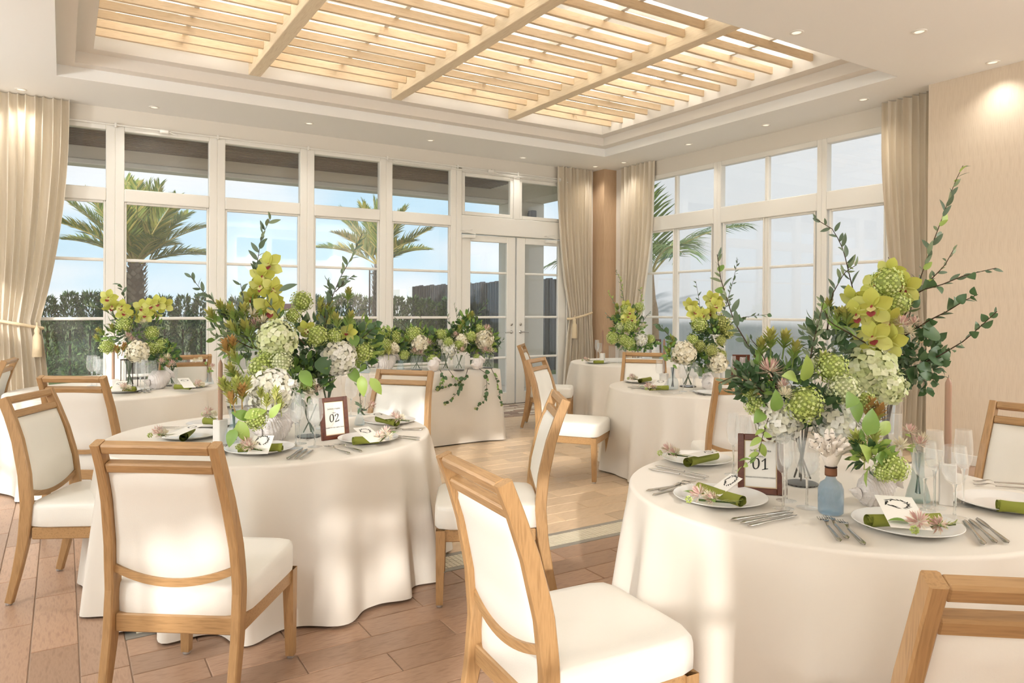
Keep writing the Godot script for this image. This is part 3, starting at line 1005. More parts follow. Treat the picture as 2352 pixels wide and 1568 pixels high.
func palm(label: String, at: Vector3, height: float, trunk_r: float, fronds: int, length: float, seed_: int) -> void:
	var t := thing("palm_tree", label, "palm tree", at, 0.0)
	rng.seed = seed_
	var tr := MB.new()
	tr.colored = true
	tr.col = Color(0.22, 0.18, 0.145)
	tr.lathe([[trunk_r * 1.1, 0.0], [trunk_r, height * 0.5], [trunk_r * 0.95, height * 0.9], [trunk_r * 0.6, height]], 14)
	var n := int(height / 0.055)
	for k in n:
		for j in 9:
			var a := TAU * (j + 0.5 * (k % 2)) / 9.0 + rng.randf() * 0.15
			var o := Vector3(cos(a), 0, sin(a))
			tr.col = [Color(0.30, 0.25, 0.21), Color(0.20, 0.16, 0.14), Color(0.38, 0.31, 0.26)][rng.randi() % 3]
			tr.leaf(o * trunk_r * 0.97 + Vector3(0, k * 0.055, 0), (o * 0.55 + Vector3.UP).normalized(), o, 0.12, trunk_r * 0.6, -0.1, 0.2, 0.3, 3)
	put("trunk", tr, leafmat(Color.WHITE, 0.0, 0.8), t)
	var green := [Color(0.20, 0.29, 0.06), Color(0.30, 0.37, 0.08), Color(0.42, 0.43, 0.10), Color(0.15, 0.24, 0.06), Color(0.55, 0.48, 0.14)]
	var lm := leafmat(Color.WHITE, 0.55)
	var kinds := []
	for k in 4:
		kinds.append(frond(length, [0.12, 0.3, 0.55, 0.25][k], 64, length * 0.19, 0.026 * length / 1.4 + 0.008, green, seed_ * 10 + k).mesh())
	for k in fronds:
		var f := float(k) / fronds
		var o := put("frond", kinds[[2, 1, 3, 0][int(f * 4.0)]], lm, t)
		o.position = Vector3(0, height - 0.04, 0)
		var lift := lerpf(0.42, 1.42, pow(f, 0.9)) + rng.randf_range(-0.08, 0.08)
		o.basis = Basis(Vector3.UP, k * 2.399 + rng.randf() * 0.3) * Basis(Vector3.BACK, lift) * Basis(Vector3.RIGHT, rng.randf_range(-0.3, 0.3))

const NTH := ["first", "second", "third", "fourth", "fifth", "sixth", "seventh", "eighth", "ninth", "tenth", "eleventh", "twelfth", "thirteenth", "fourteenth", "fifteenth", "sixteenth", "seventeenth", "eighteenth", "nineteenth", "twentieth", "twenty-first", "twenty-second", "twenty-third", "twenty-fourth", "twenty-fifth", "twenty-sixth", "twenty-seventh", "twenty-eighth", "twenty-ninth", "thirtieth", "thirty-first", "thirty-second", "thirty-third", "thirty-fourth"]

func garden() -> void:
	var g := setting("ground", "lawn and pale terrace outside the windows")
	put("lawn", MB.new().span(Vector3(-60, -0.4, -90), Vector3(90, -0.03, 40)), mat(Color(0.36, 0.42, 0.16), 0.9), g)
	put("terrace", MB.new().span(Vector3(-9, -0.2, -12.2), Vector3(11, -0.015, -8.9)), mat(Color(0.80, 0.76, 0.70), 0.7), g)
	put("terrace", MB.new().span(Vector3(-12, -0.2, 2.65), Vector3(12, -0.015, 14)), mat(Color(0.82, 0.79, 0.74), 0.7), g)  # unseen paving behind the camera, kept pale to bounce light indoors
	put("terrace", MB.new().span(Vector3(-12, -0.2, -8.9), Vector3(-3.45, -0.015, 2.65)), mat(Color(0.82, 0.79, 0.74), 0.7), g)  # unseen paving on the left, pale for the same bounce
	put("terrace", MB.new().span(Vector3(7.45, -0.2, -8.9), Vector3(12, -0.015, 2.65)), mat(Color(0.80, 0.78, 0.74), 0.7), g)
	# covered terrace: dark slatted soffit, pale fascia beam, square column
	var pg := setting("roof_terrace", "terrace roof with dark timber slats and a pale fascia beam")
	var cream := mat(Color(0.86, 0.83, 0.77), 0.7)
	put("fascia_beam", MB.new().span(Vector3(-8, 3.27, -11.05), Vector3(7.2, 3.62, -10.83), 0.01), cream, pg)
	put("fascia_trim", MB.new().span(Vector3(-8, 3.2, -11.08), Vector3(7.2, 3.27, -10.81), 0.01), mat(Color(0.92, 0.90, 0.86), 0.7), pg)
	put("side_beam", MB.new().span(Vector3(6.75, 3.2, -10.83), Vector3(7.2, 3.62, -8.9), 0.01), cream, pg)
	put("soffit_edge", MB.new().span(Vector3(6.3, 3.44, -10.83), Vector3(6.75, 3.52, -8.9)), cream, pg)
	put("roof_deck", MB.new().span(Vector3(-8, 3.6, -11.0), Vector3(7.3, 3.72, -8.85)), mat(Color(0.10, 0.085, 0.075), 0.9), pg)
	var brown := grained(Color(0.24, 0.16, 0.115), Color(0.34, 0.235, 0.17), Vector3(0.8, 14, 14), 0.4, 60)
	var sl := MB.new().box(Vector3.ZERO, Vector3(14.3, 0.045, 0.062), 0.003).mesh()
	for k in 19:
		put("slat", sl, brown, pg).position = Vector3(-0.85, 3.45, -8.98 - k * 0.1)
	put("column", MB.new().span(Vector3(6.62, -0.02, -11.05), Vector3(7.2, 3.2, -10.45), 0.012), cream, pg)
	var wl := thing("wall_lamp", "small dark box lamp on the terrace column outside the right door", "lamp", Vector3(6.9, 2.95, -10.44))
	put("lamp_body", MB.new().box(Vector3(0, 0, 0.06), Vector3(0.11, 0.2, 0.12), 0.012), M.dark, wl)
	put("bracket", MB.new().box(Vector3(-0.03, 0.02, -0.0), Vector3(0.05, 0.08, 0.03), 0.004), M.dark, wl)
	# hedge of clipped conifers, each a plant of its own
	var dark := [Color(0.06, 0.13, 0.05), Color(0.10, 0.20, 0.07), Color(0.16, 0.28, 0.09), Color(0.045, 0.10, 0.05)]
	var shape := func(h): return 0.23 * (0.55 + 0.5 * minf(h * 3.0, 1.0)) * (1.0 - 0.6 * pow(h, 3.0))
	var lm := leafmat(Color.WHITE, 0.35)
	var kinds := []
	for k in 4:
		kinds.append(clump(1500, shape, 0.085, 0.032, dark, 200 + k).mesh())
	var stem := MB.new().lathe([[0.03, 0.0], [0.02, 0.9]], 6).mesh()
	var bark := mat(Color(0.25, 0.2, 0.15), 0.9)
	rng.seed = 31
	var x := -2.3
	var count := 0
	while x < 9.0:
		if not (x > 3.55 and x < 5.0):
			var t := thing("hedge_conifer", "%s slim clipped conifer from the left end of the garden hedge" % NTH[count], "shrub", Vector3(x, -0.03, -16.85 + rng.randf_range(-0.08, 0.08)), rng.randf() * TAU, "conifers of the garden hedge")
			var f := put("foliage", kinds[count % 4], lm, t, "stuff")
			f.scale = Vector3(1.0, rng.randf_range(1.5, 1.66), 1.0)
			put("trunk", stem, bark, t)
			count += 1
		x += rng.randf_range(0.30, 0.40)
	palm("stout palm tree with a rough scaly trunk seen through the second window", Vector3(1.10, -0.03, -14.5), 2.15, 0.15, 22, 1.55, 7)
	palm("slimmer palm tree braced by two dark posts, behind the fifth window", Vector3(5.97, -0.03, -15.2), 2.36, 0.10, 18, 1.5, 8)
	var br := thing("tree_support", "two dark steel support posts beside the slimmer palm", "support", Vector3(5.75, 0, -15.0))
	for s in [-1, 1]:
		put("post", MB.new().tube([Vector3(s * 0.05, 0, 0), Vector3(s * 0.05, 2.2, 0)], 0.018, 0.018, 8), M.dark, br)
	put("crossbar", MB.new().tube([Vector3(-0.06, 2.1, 0), Vector3(0.28, 2.1, -0.2)], 0.012, 0.012, 6), M.dark, br)
	# feathery palm outside the right-hand windows
	var bp := thing("palm_tree", "smooth-trunked bottle palm outside the right window wall, a green leaf arching over", "palm tree", Vector3(9.5, -0.03, -10.2))
	put("trunk", MB.new().lathe([[0.17, 0.0], [0.165, 0.7], [0.155, 1.05], [0.15, 1.12], [0.155, 1.15], [0.15, 1.22], [0.145, 1.35], [0.09, 1.62], [0.06, 1.95], [0.05, 2.1]], 20), grained(Color(0.50, 0.40, 0.30), Color(0.70, 0.58, 0.44), Vector3(3, 8, 3), 0.6, 61), bp)
	var gl := [Color(0.12, 0.22, 0.05), Color(0.20, 0.32, 0.07), Color(0.30, 0.42, 0.10)]
	var fm := leafmat(Color.WHITE, 0.5)
	for k in 6:
		var o := put("frond", frond(2.0, [1.25, 0.7, 0.9, 0.8, 1.1, 0.9][k], 30, 0.62, 0.045, gl, 300 + k, true), fm, bp)
		o.position = Vector3(0, 2.0, 0)
		o.basis = Basis(Vector3.UP, [-2.05, -2.5, 0.4, 1.5, 2.6, -0.8][k]) * Basis(Vector3.BACK, [0.72, 1.2, 0.8, 0.9, 0.6, 0.9][k])
	# neighbouring fence, houses, terrace seat
	var fe := thing("corrugated_fence", "tall dark grey ribbed fence beyond the glazed doors", "fence", Vector3(9.2, 0, -16.0))
	var fm2 := mat(Color(0.27, 0.27, 0.28), 0.5)
	for k in 34:
		put("panel", MB.new().box(Vector3(0, 1.0, -4.4 + k * 0.25), Vector3(0.05, 2.0 + 0.03 * (k % 3), 0.235), 0.01).box(Vector3(-0.035, 1.0, -4.4 + k * 0.25), Vector3(0.03, 2.0, 0.07), 0.01).box(Vector3(-0.035, 1.0, -4.4 + k * 0.25 + 0.12), Vector3(0.03, 2.0, 0.05), 0.01), fm2, fe)
	var wallm := mat(Color(0.88, 0.88, 0.87), 0.8)
	var hb := thing("far_house", "distant house with dull red roof and white gable wall in the hedge gap", "house", Vector3(8.6, 0, -31.5))
	put("wall", MB.new().span(Vector3(-1.3, 0, -2), Vector3(0.9, 1.2, 1.5)), wallm, hb)
	put("gable_wall", MB.new().span(Vector3(0.92, 0, -2), Vector3(1.3, 1.63, 1.5)), mat(Color(0.80, 0.80, 0.82), 0.8), hb)
	put("roof", MB.new().box(Vector3(-0.2, 1.34, -0.2), Vector3(2.4, 0.28, 3.6), 0.05), mat(Color(0.36, 0.20, 0.17), 0.8), hb)
	var wb := thing("far_building", "small white flat-topped buildings on the skyline right of the slimmer palm", "building", Vector3(26.5, 0, -61))
	put("wall", MB.new().span(Vector3(-0.9, 0, -2), Vector3(1.9, 2.2, 2), 0.02), wallm, wb)
	put("stair_tower", MB.new().span(Vector3(-0.85, 2.2, -1), Vector3(-0.2, 2.95, 1), 0.02), wallm, wb)
	put("stair_tower", MB.new().span(Vector3(0.9, 2.2, -1), Vector3(1.7, 3.25, 1), 0.02), wallm, wb)
	for k in 3:
		put("window", MB.new().box(Vector3(-0.35 + k * 0.45, 1.8, 2.01), Vector3(0.28, 0.5, 0.06), 0.01), mat(Color(0.45, 0.5, 0.58), 0.3), wb)
	var tw := thing("far_turret", "distant turret with a small pointed red roof above the ribbed fence", "tower", Vector3(40.65, 0, -61))
	put("wall", MB.new().lathe([[0.55, 0.0], [0.55, 4.2]], 12), mat(Color(0.80, 0.76, 0.74), 0.8), tw)
	put("roof", MB.new().lathe([[0.75, 4.15], [0.3, 4.8], [0.0, 5.25]], 12), mat(Color(0.55, 0.33, 0.28), 0.8), tw)
	var so := thing("terrace_sofa", "rounded pale outdoor sofa on the terrace behind table 02's flowers", "sofa", Vector3(2.15, -0.015, -10.1))
	put("backrest", MB.new().box(Vector3(0, 0.55, 0), Vector3(0.75, 0.46, 0.16), 0.06), M.leather, so)
	put("seat", MB.new().box(Vector3(0, 0.24, -0.35), Vector3(0.75, 0.40, 0.62), 0.05), M.leather, so)
	# pale neighbouring building that fills the right-hand windows
	var nb := thing("neighbour_building", "large plain pale grey building filling the view through the right windows", "building", Vector3(13.0, 0, -6.0))
	put("wall", MB.new().span(Vector3(0, -0.03, -9.5), Vector3(6, 9, 9)), mat(Color(0.84, 0.84, 0.85), 0.8), nb)
	put("parapet", MB.new().span(Vector3(-0.1, 9.0, -9.6), Vector3(6.1, 9.2, 9.1), 0.02), mat(Color(0.84, 0.84, 0.85), 0.8), nb)
	# unseen trees behind the photographer, placed to throw leaf shade into the room
	var bl := clump(110, func(h): return 0.9 * sin(PI * clampf(h, 0.02, 0.98)), 0.22, 0.09, [Color(0.10, 0.18, 0.05), Color(0.17, 0.26, 0.07)], 400)
	for p in [[-4.55, 4.9, 1.0, "left"], [-5.6, 7.2, 1.3, "right"]]:
		var t := thing("unseen_tree", "leafy tree out of view behind the photographer, placed to throw leaf shade, the %s one" % p[3], "tree", Vector3(p[0], 0, p[1]), p[2])
		var f := put("foliage", bl, lm, t, "stuff")
		f.position = Vector3(0, 2.2, 0)
		f.scale = Vector3(1, 2.2, 1)
		put("trunk", MB.new().tube([Vector3(0, 0, 0), Vector3(0.05, 1.6, 0.02), Vector3(0, 4.0, 0)], 0.05, 0.02, 8), bark, t)

func added_fill_lamps() -> void:  # globe lamps added out of view as fill for the whole room
	var spots := [[-2.75, -6.6, "by the left wall, far end"], [-2.75, -2.6, "by the left wall, near end"], [-2.6, 1.9, "in the rear left corner"], [4.2, 2.0, "by the rear windows, middle"], [6.2, 1.5, "in the corner by the beige wall"]]
	for p in spots:
		var t := thing("added_fill_lamp", "added fill globe lamp out of view, standing " + p[2], "lamp", Vector3(p[0], 0, p[1]), 0.0, "added fill lamps")
		put("base", MB.new().lathe([[0, 0.0], [0.16, 0.0], [0.16, 0.02], [0.03, 0.035], [0, 0.036]], 24), M.steel, t)
		put("pole", MB.new().lathe([[0.012, 0.03], [0.012, 2.27]], 10), M.steel, t)
		var bm := mat(Color(1, 1, 1), 0.4)
		bm.emission_enabled = true
		bm.emission = Color(0.98, 0.99, 1.0)
		bm.emission_energy_multiplier = 3.0
		put("globe", MB.new().lathe([[0.0, 2.26], [0.11, 2.29], [0.20, 2.38], [0.235, 2.5], [0.20, 2.62], [0.11, 2.71], [0.0, 2.74]], 24), bm, t)
		var s := OmniLight3D.new()
		s.name = "lamp_light"
		t.add_child(s)
		s.position = Vector3(0, 2.5, 0)
		s.light_size = 0.22
		s.light_energy = FILL_LAMP
		s.light_color = Color(0.97, 0.985, 1.0)
		s.omni_range = 14.0
		s.omni_attenuation = 2.0
		s.shadow_enabled = true

# ---------- tableware ----------
func table_materials() -> void:
	M.china = mat(Color(0.93, 0.92, 0.90), 0.12)
	M.china.clearcoat_enabled = true
	M.china.clearcoat = 0.5
	M.napkin = mat(Color(0.52, 0.54, 0.20), 0.85)
	M.napkin.heightmap_enabled = true
	M.napkin.heightmap_texture = noise_tex(0.15, [], 71)
	M.napkin.heightmap_scale = 0.03
	M.napkin.uv1_triplanar = true
	M.napkin.uv1_scale = Vector3(12, 12, 12)
	M.paper = mat(Color(0.95, 0.935, 0.90), 0.7)
	M.ink = mat(Color(0.13, 0.14, 0.12), 0.7)
	M.glass = clear(Color(0.95, 0.98, 0.98), 0.07, 0.01)
	M.pressed = clear(Color(0.80, 0.86, 0.84), 0.16, 0.01)
	M.glass_blue = clear(Color(0.36, 0.56, 0.68), 0.42, 0.04)
	M.glass_pale = clear(Color(0.70, 0.86, 0.92), 0.18, 0.03)
	M.glass_green = clear(Color(0.48, 0.68, 0.66), 0.32, 0.03)
	M.wood_dark = grained(Color(0.26, 0.12, 0.06), Color(0.40, 0.20, 0.11), Vector3(3, 20, 20), 0.3, 80)
	M.wax = mat(Color(0.66, 0.53, 0.44), 0.45)
	M.wax.subsurf_scatter_enabled = true
	M.wax.subsurf_scatter_strength = 0.15
	M.stone = mat(Color(0.91, 0.89, 0.86), 0.6)
	M.shell = mat(Color(0.93, 0.90, 0.88), 0.3)
	M.shell.heightmap_enabled = true
	M.shell.heightmap_texture = noise_tex(0.05, [], 72)
	M.shell.heightmap_scale = 0.25
	M.shell.uv1_triplanar = true
	M.shell.uv1_scale = Vector3(7, 7, 7)
	M.coral = mat(Color(0.95, 0.91, 0.86), 0.7)
	M.coral.heightmap_enabled = true
	M.coral.heightmap_texture = noise_tex(0.12, [], 73)
	M.coral.heightmap_scale = 0.12
	M.coral.uv1_triplanar = true
	M.coral.uv1_scale = Vector3(14, 14, 14)
	M.cork = mat(Color(0.50, 0.33, 0.22), 0.8)
	M.bronze = mat(Color(0.20, 0.13, 0.10), 0.4, 0.6)
	M.stem = mat(Color(0.22, 0.30, 0.10), 0.7)
	M.twig = mat(Color(0.27, 0.19, 0.12), 0.8)
	M.petal = leafmat(Color.WHITE, 0.45, 0.6)
	M.green = leafmat(Color.WHITE, 0.4, 0.45)

var proto := {}

# a copy of a thing kept as a pattern; the first use takes the pattern itself
func again(key: String, make: Callable, label: String, at: Vector3, turn: float, group := "") -> Node3D:
	var o: Node3D
	if proto.has(key):
		o = copy(proto[key], label, at, turn)
	else:
		o = make.call()
		proto[key] = o
		o.position = at
		o.rotation.y = turn
		o.set_meta("label", label)
	if group:
		o.set_meta("group", group)
	elif o.has_meta("group"):
		o.remove_meta("group")
	return o

func plate(label: String, at: Vector3, r := 0.15) -> void:
	var o := again("plate", func():
		var t := thing("plate", "", "plate")
		put("dish", MB.new().lathe([[0.0, 0.002], [0.085, 0.002], [0.09, 0.0], [0.095, 0.002], [0.13, 0.012], [0.149, 0.019], [0.15, 0.021], [0.148, 0.022], [0.13, 0.016], [0.10, 0.008], [0.09, 0.006], [0.0, 0.006]], 56), M.china, t)
		return t, label, at, 0.0, "round white dinner plates")
	o.scale = Vector3.ONE * (r / 0.15)

func napkin(label: String, a: Vector3, b: Vector3) -> void:
	var t := thing("napkin", label, "napkin", (a + b) * 0.5, 0.0, "rolled olive napkins")
	var d := b - a
	var l := d.length()
	t.rotation.y = atan2(-d.z, d.x)
	var mb := MB.new()
	var rows := []
	for i in 9:
		var x := lerpf(-l / 2, l / 2, i / 8.0)
		var r := PackedVector3Array()
		for j in 73:
			var th := j / 72.0 * TAU * 3.2
			var rad := 0.006 + 0.0185 * j / 72.0 + 0.0016 * sin(th * 2.3 + i * 0.5)
			r.append(Vector3(x + 0.004 * sin(th * 0.7) * (1.0 if i in [0, 8] else 0.0), rad * sin(th) * 0.86, rad * cos(th)))
		rows.append(r)
	put("roll", mb.sheet(rows), M.napkin, t)

func menu_card(label: String, lo: Vector3, hi: Vector3, w := 0.075) -> void:
	var t := thing("menu_card", label, "card", lo, 0.0, "white menu cards with a leaf wreath")
	var up := hi - lo
	var l := up.length()
	up = up.normalized()
	var side := up.cross(Vector3.UP).normalized()
	var nn := side.cross(up).normalized()
	if nn.y < 0.0:
		nn = -nn
	side = up.cross(nn).normalized()
	t.basis = Basis(side, up, nn)
	put("sheet", MB.new().box(Vector3(0, l / 2, 0), Vector3(w, l, 0.0012), 0.0003), M.paper, t)
	rng.seed = 9
	var wr := MB.new()
	var c := Vector3(0, l * 0.74, 0.0009)
	for k in 40:
		var a := lerpf(-PI * 0.42, PI * 1.42, k / 39.0)
		var p := c + Vector3(cos(a), sin(a), 0) * w * 0.29 * rng.randf_range(0.94, 1.06)
		var d := Vector3(-sin(a), cos(a), 0).rotated(Vector3(0, 0, 1), rng.randf_range(-0.9, 0.9))
		wr.leaf(p, d, Vector3(0, 0, 1), w * 0.13, w * 0.05, 0.0, 0.0, 0.45, 2)
	put("printed_wreath", wr, M.ink, t)

func cutlery(kind: String, label: String, tip: Vector3, heel: Vector3) -> void:
	var d := tip - heel
	var o := again(kind, func():
		var t := thing(kind, "", kind)
		var hd := MB.new()
		var rows := []
		for k in 11:
			var f := k / 10.0
			var x := 0.125 * f - 0.11
			var w := lerpf(0.0085, 0.0042, pow(f, 0.8)) * (0.15 if k == 0 else 1.0)
			var h := lerpf(0.0045, 0.0026, f) * (0.2 if k == 0 else 1.0)
			var r := PackedVector3Array()
			for j in 10:
				var a := TAU * j / 10.0
				r.append(Vector3(x, 0.005 + sin(a) * h, cos(a) * w))
			rows.append(r)
		put("handle", hd.sheet(rows, true, true), M.steel, t)
		if kind == "knife":
			var b := []
			for k in 9:
				var f := k / 8.0
				var x := 0.012 + 0.10 * f
				var w := 0.0042 + 0.0055 * sin(PI * minf(f * 0.75 + 0.12, 1.0))
				if k == 8:
					w = 0.0006
				b.append(PackedVector3Array([Vector3(x, 0.0045, -w), Vector3(x, 0.0062, 0), Vector3(x, 0.0045, w * 0.8), Vector3(x, 0.0032, 0)]))
			put("blade", MB.new().sheet(b, false, true), M.steel, t)
		else:
			var nk := MB.new()
			var rws := []
			for k in 7:
				var f := k / 6.0
				var w := lerpf(0.0038, 0.0115, smoothstep(0.2, 1.0, f))
				var y := 0.005 + 0.009 * sin(PI * 0.8 * f)
				rws.append(PackedVector3Array([Vector3(0.013 + 0.042 * f, y, -w), Vector3(0.013 + 0.042 * f, y - 0.001, 0), Vector3(0.013 + 0.042 * f, y, w)]))
			put("neck", nk.sheet(rws), M.steel, t)
			for q in 4:
				var zz := -0.0096 + q * 0.0064
				put("tine", MB.new().tube([Vector3(0.054, 0.0105, zz), Vector3(0.07, 0.006, zz), Vector3(0.088, 0.004, zz), Vector3(0.10, 0.006, zz)], 0.0018, 0.0009, 5), M.steel, t)
		return t, label, (tip + heel) * 0.5, atan2(-d.z, d.x), "silver cutlery")
	o.scale = Vector3.ONE * clampf(d.length() / 0.215, 0.85, 1.15)

func wine_glass(label: String, at: Vector3, flute := false, s := 1.0) -> void:
	var o := again("champagne_flute" if flute else "wine_glass", func():
		var t := thing("champagne_flute" if flute else "wine_glass", "", "glass")
		var bowl: Array = [[0.0, 0.118], [0.008, 0.120], [0.018, 0.130], [0.025, 0.150], [0.0275, 0.175], [0.0265, 0.21], [0.0235, 0.25], [0.0228, 0.249], [0.0258, 0.21], [0.0265, 0.175], [0.024, 0.151], [0.017, 0.132], [0.0, 0.122]] if flute else [[0.0, 0.105], [0.012, 0.108], [0.027, 0.12], [0.037, 0.142], [0.0385, 0.165], [0.036, 0.195], [0.0315, 0.232], [0.0308, 0.231], [0.035, 0.195], [0.0372, 0.165], [0.0355, 0.143], [0.026, 0.122], [0.0, 0.109]]
		put("bowl", MB.new().lathe(bowl, 28), M.glass, t)
		var y: float = 0.118 if flute else 0.105
		put("stem", MB.new().lathe([[0.0055, 0.006], [0.0038, 0.02], [0.0034, 0.06], [0.0042, y - 0.01], [0.007, y + 0.002]], 12), gem(Color(0.97, 0.98, 0.98)), t)
		put("foot", MB.new().lathe([[0.0, 0.0005], [0.034, 0.0005], [0.035, 0.0015], [0.02, 0.004], [0.006, 0.007], [0.0, 0.0075]], 28), M.glass, t)
		return t, label, at, 0.0, "champagne flutes" if flute else "stemmed wine glasses")
	o.scale = Vector3.ONE * s

func number_frame(digits: String, label: String, bl: Vector3, br: Vector3, w := 0.155, back := false) -> void:
	var d := br - bl
	var t := thing("number_frame", label, "picture frame", (bl + br) * 0.5, atan2(-d.z, d.x) + (PI if back else 0.0), "")
	var hgt := w * 1.36
	var lean := Node3D.new()
	var q := Basis(Vector3.RIGHT, -0.14)
	var fw := w * 0.14
	for s in [-1, 1]:
		put("frame_side", MB.new().box(q * Vector3(s * (w - fw) / 2, hgt / 2, 0), Vector3(fw, hgt, 0.016), 0.002, q), M.wood_dark, t)
	for s in [0, 1]:
		put("frame_rail", MB.new().box(q * Vector3(0, fw / 2 + s * (hgt - fw), 0), Vector3(w - 2 * fw, fw, 0.016), 0.002, q), M.wood_dark, t)
	put("backing", MB.new().box(q * Vector3(0, hgt / 2, -0.006), Vector3(w - fw, hgt - fw, 0.004), 0.0, q), M.wood_dark, t)
	put("mat", MB.new().box(q * Vector3(0, hgt / 2, -0.002), Vector3(w - 2 * fw, hgt - 2 * fw, 0.002), 0.0, q), mat(Color(0.88, 0.80, 0.64), 0.7), t)
	put("card", MB.new().box(q * Vector3(0, hgt / 2, 0.0), Vector3(w - 2.35 * fw, hgt - 2.35 * fw, 0.002), 0.0, q), M.paper, t)
	put("easel_leg", MB.new().box(q * Vector3(0, hgt * 0.42, -0.02) + Vector3(0, 0, -0.02), Vector3(0.03, hgt * 0.84, 0.003), 0.0, Basis(Vector3.RIGHT, 0.22)), M.wood_dark, t)
	if back:
		return
	var serif := SystemFont.new()
	serif.font_names = PackedStringArray(["Droid Serif"])
	var ital := FontVariation.new()
	ital.base_font = serif
	ital.variation_transform = Transform2D(Vector2(1, 0), Vector2(0.22, 1), Vector2.ZERO)
	var lines := [[digits, 0.56, ital, 0.30], ["TABLE", 0.74, serif, 0.035], ["Jackson x Sophia", 0.86, ital, 0.058], ["THANK YOU FOR COMING TODAY", 0.30, serif, 0.030]]
	for k in lines.size():
		var tm := TextMesh.new()
		tm.text = lines[k][0]
		tm.font = lines[k][2]
		tm.font_size = 64
		tm.pixel_size = w * lines[k][3] / 64.0 * (1.15 if k == 0 else 1.0)
		tm.depth = 0.0006
		tm.curve_step = 2.0
		var o := put("lettering", tm, M.ink, t)
		o.transform = Transform3D(q, q * Vector3(0, fw + (hgt - 2 * fw) * (lines[k][1] - 0.08), 0.0014))

func candle(label_c: String, label_h: String, at: Vector3, h_holder: float, h_candle: float, w := 0.052) -> void:
	var b := thing("candle_holder", label_h, "candle holder", at, 0.5, "")
	put("block", MB.new().box(Vector3(0, h_holder / 2, 0), Vector3(w, h_holder, w), 0.003), M.stone, b)
	var c := thing("taper_candle", label_c, "candle", at + Vector3(0, h_holder - 0.002, 0))
	put("wax", MB.new().lathe([[0.0, 0.0], [0.0105, 0.0], [0.0112, 0.02], [0.0105, h_candle - 0.03], [0.0102, h_candle - 0.022], [0.003, h_candle - 0.004], [0.0, h_candle - 0.003]], 12), M.wax, c)
	put("wick", MB.new().tube([Vector3(0, h_candle - 0.004, 0), Vector3(0.0005, h_candle + 0.006, 0)], 0.0008, 0.0006, 5), M.dark, c)

# a lathed glass vessel; ribs > 0 gives a pressed pattern of small bumps
func vessel(called: String, label: String, cat: String, at: Vector3, prof: Array, m: Material, ribs := 0, group := "") -> Node3D:
	var t := thing(called, label, cat, at, 0.3, group)
	if ribs == 0:
		put("glass", MB.new().lathe(prof, 36), m, t)
	else:
		var rows := []
		var top: float = prof[prof.size() - 1][1]
		var n := int(top / 0.0045)
		for i in n + 1:
			var y := top * i / n
			var r0 := 0.0
			for k in prof.size() - 1:
				if y >= prof[k][1] and y <= prof[k + 1][1]:
					r0 = lerpf(prof[k][0], prof[k + 1][0], (y - prof[k][1]) / maxf(prof[k + 1][1] - prof[k][1], 0.0001))
			var r := PackedVector3Array()
			for j in ribs * 4:
				var a := TAU * j / (ribs * 4)
				var bump: float = 0.0032 * absf(sin(a * ribs * 0.5)) * absf(sin(i * PI / 4.0))
				r.append(Vector3(cos(a), 0, sin(a)) * (r0 + bump) + Vector3(0, y, 0))
			rows.append(r)
		put("glass", MB.new().sheet(rows, false, true), m, t)
		put("foot_ring", MB.new().lathe([[0.0, 0.0005], [prof[0][0], 0.0005], [prof[0][0] + 0.002, 0.004], [prof[0][0], 0.007], [0.0, 0.006]], 32), M.bronze, t)
	return t

func stems(t: Node3D, r: float, lo: float, hi: float, n: int, m: Material, seed_: int) -> void:
	rng.seed = seed_
	var mb := MB.new()
	for k in n:
		var a := rng.randf() * TAU
		var b := a + PI + rng.randf_range(-0.8, 0.8)
		mb.tube([Vector3(cos(a) * r * 0.7, lo, sin(a) * r * 0.7), Vector3(cos(b) * r * 0.2, (lo + hi) / 2, sin(b) * r * 0.2), Vector3(cos(b) * r * 0.8, hi, sin(b) * r * 0.8)], 0.0035, 0.003, 5)
	put("stem", mb, m, t, "stuff")

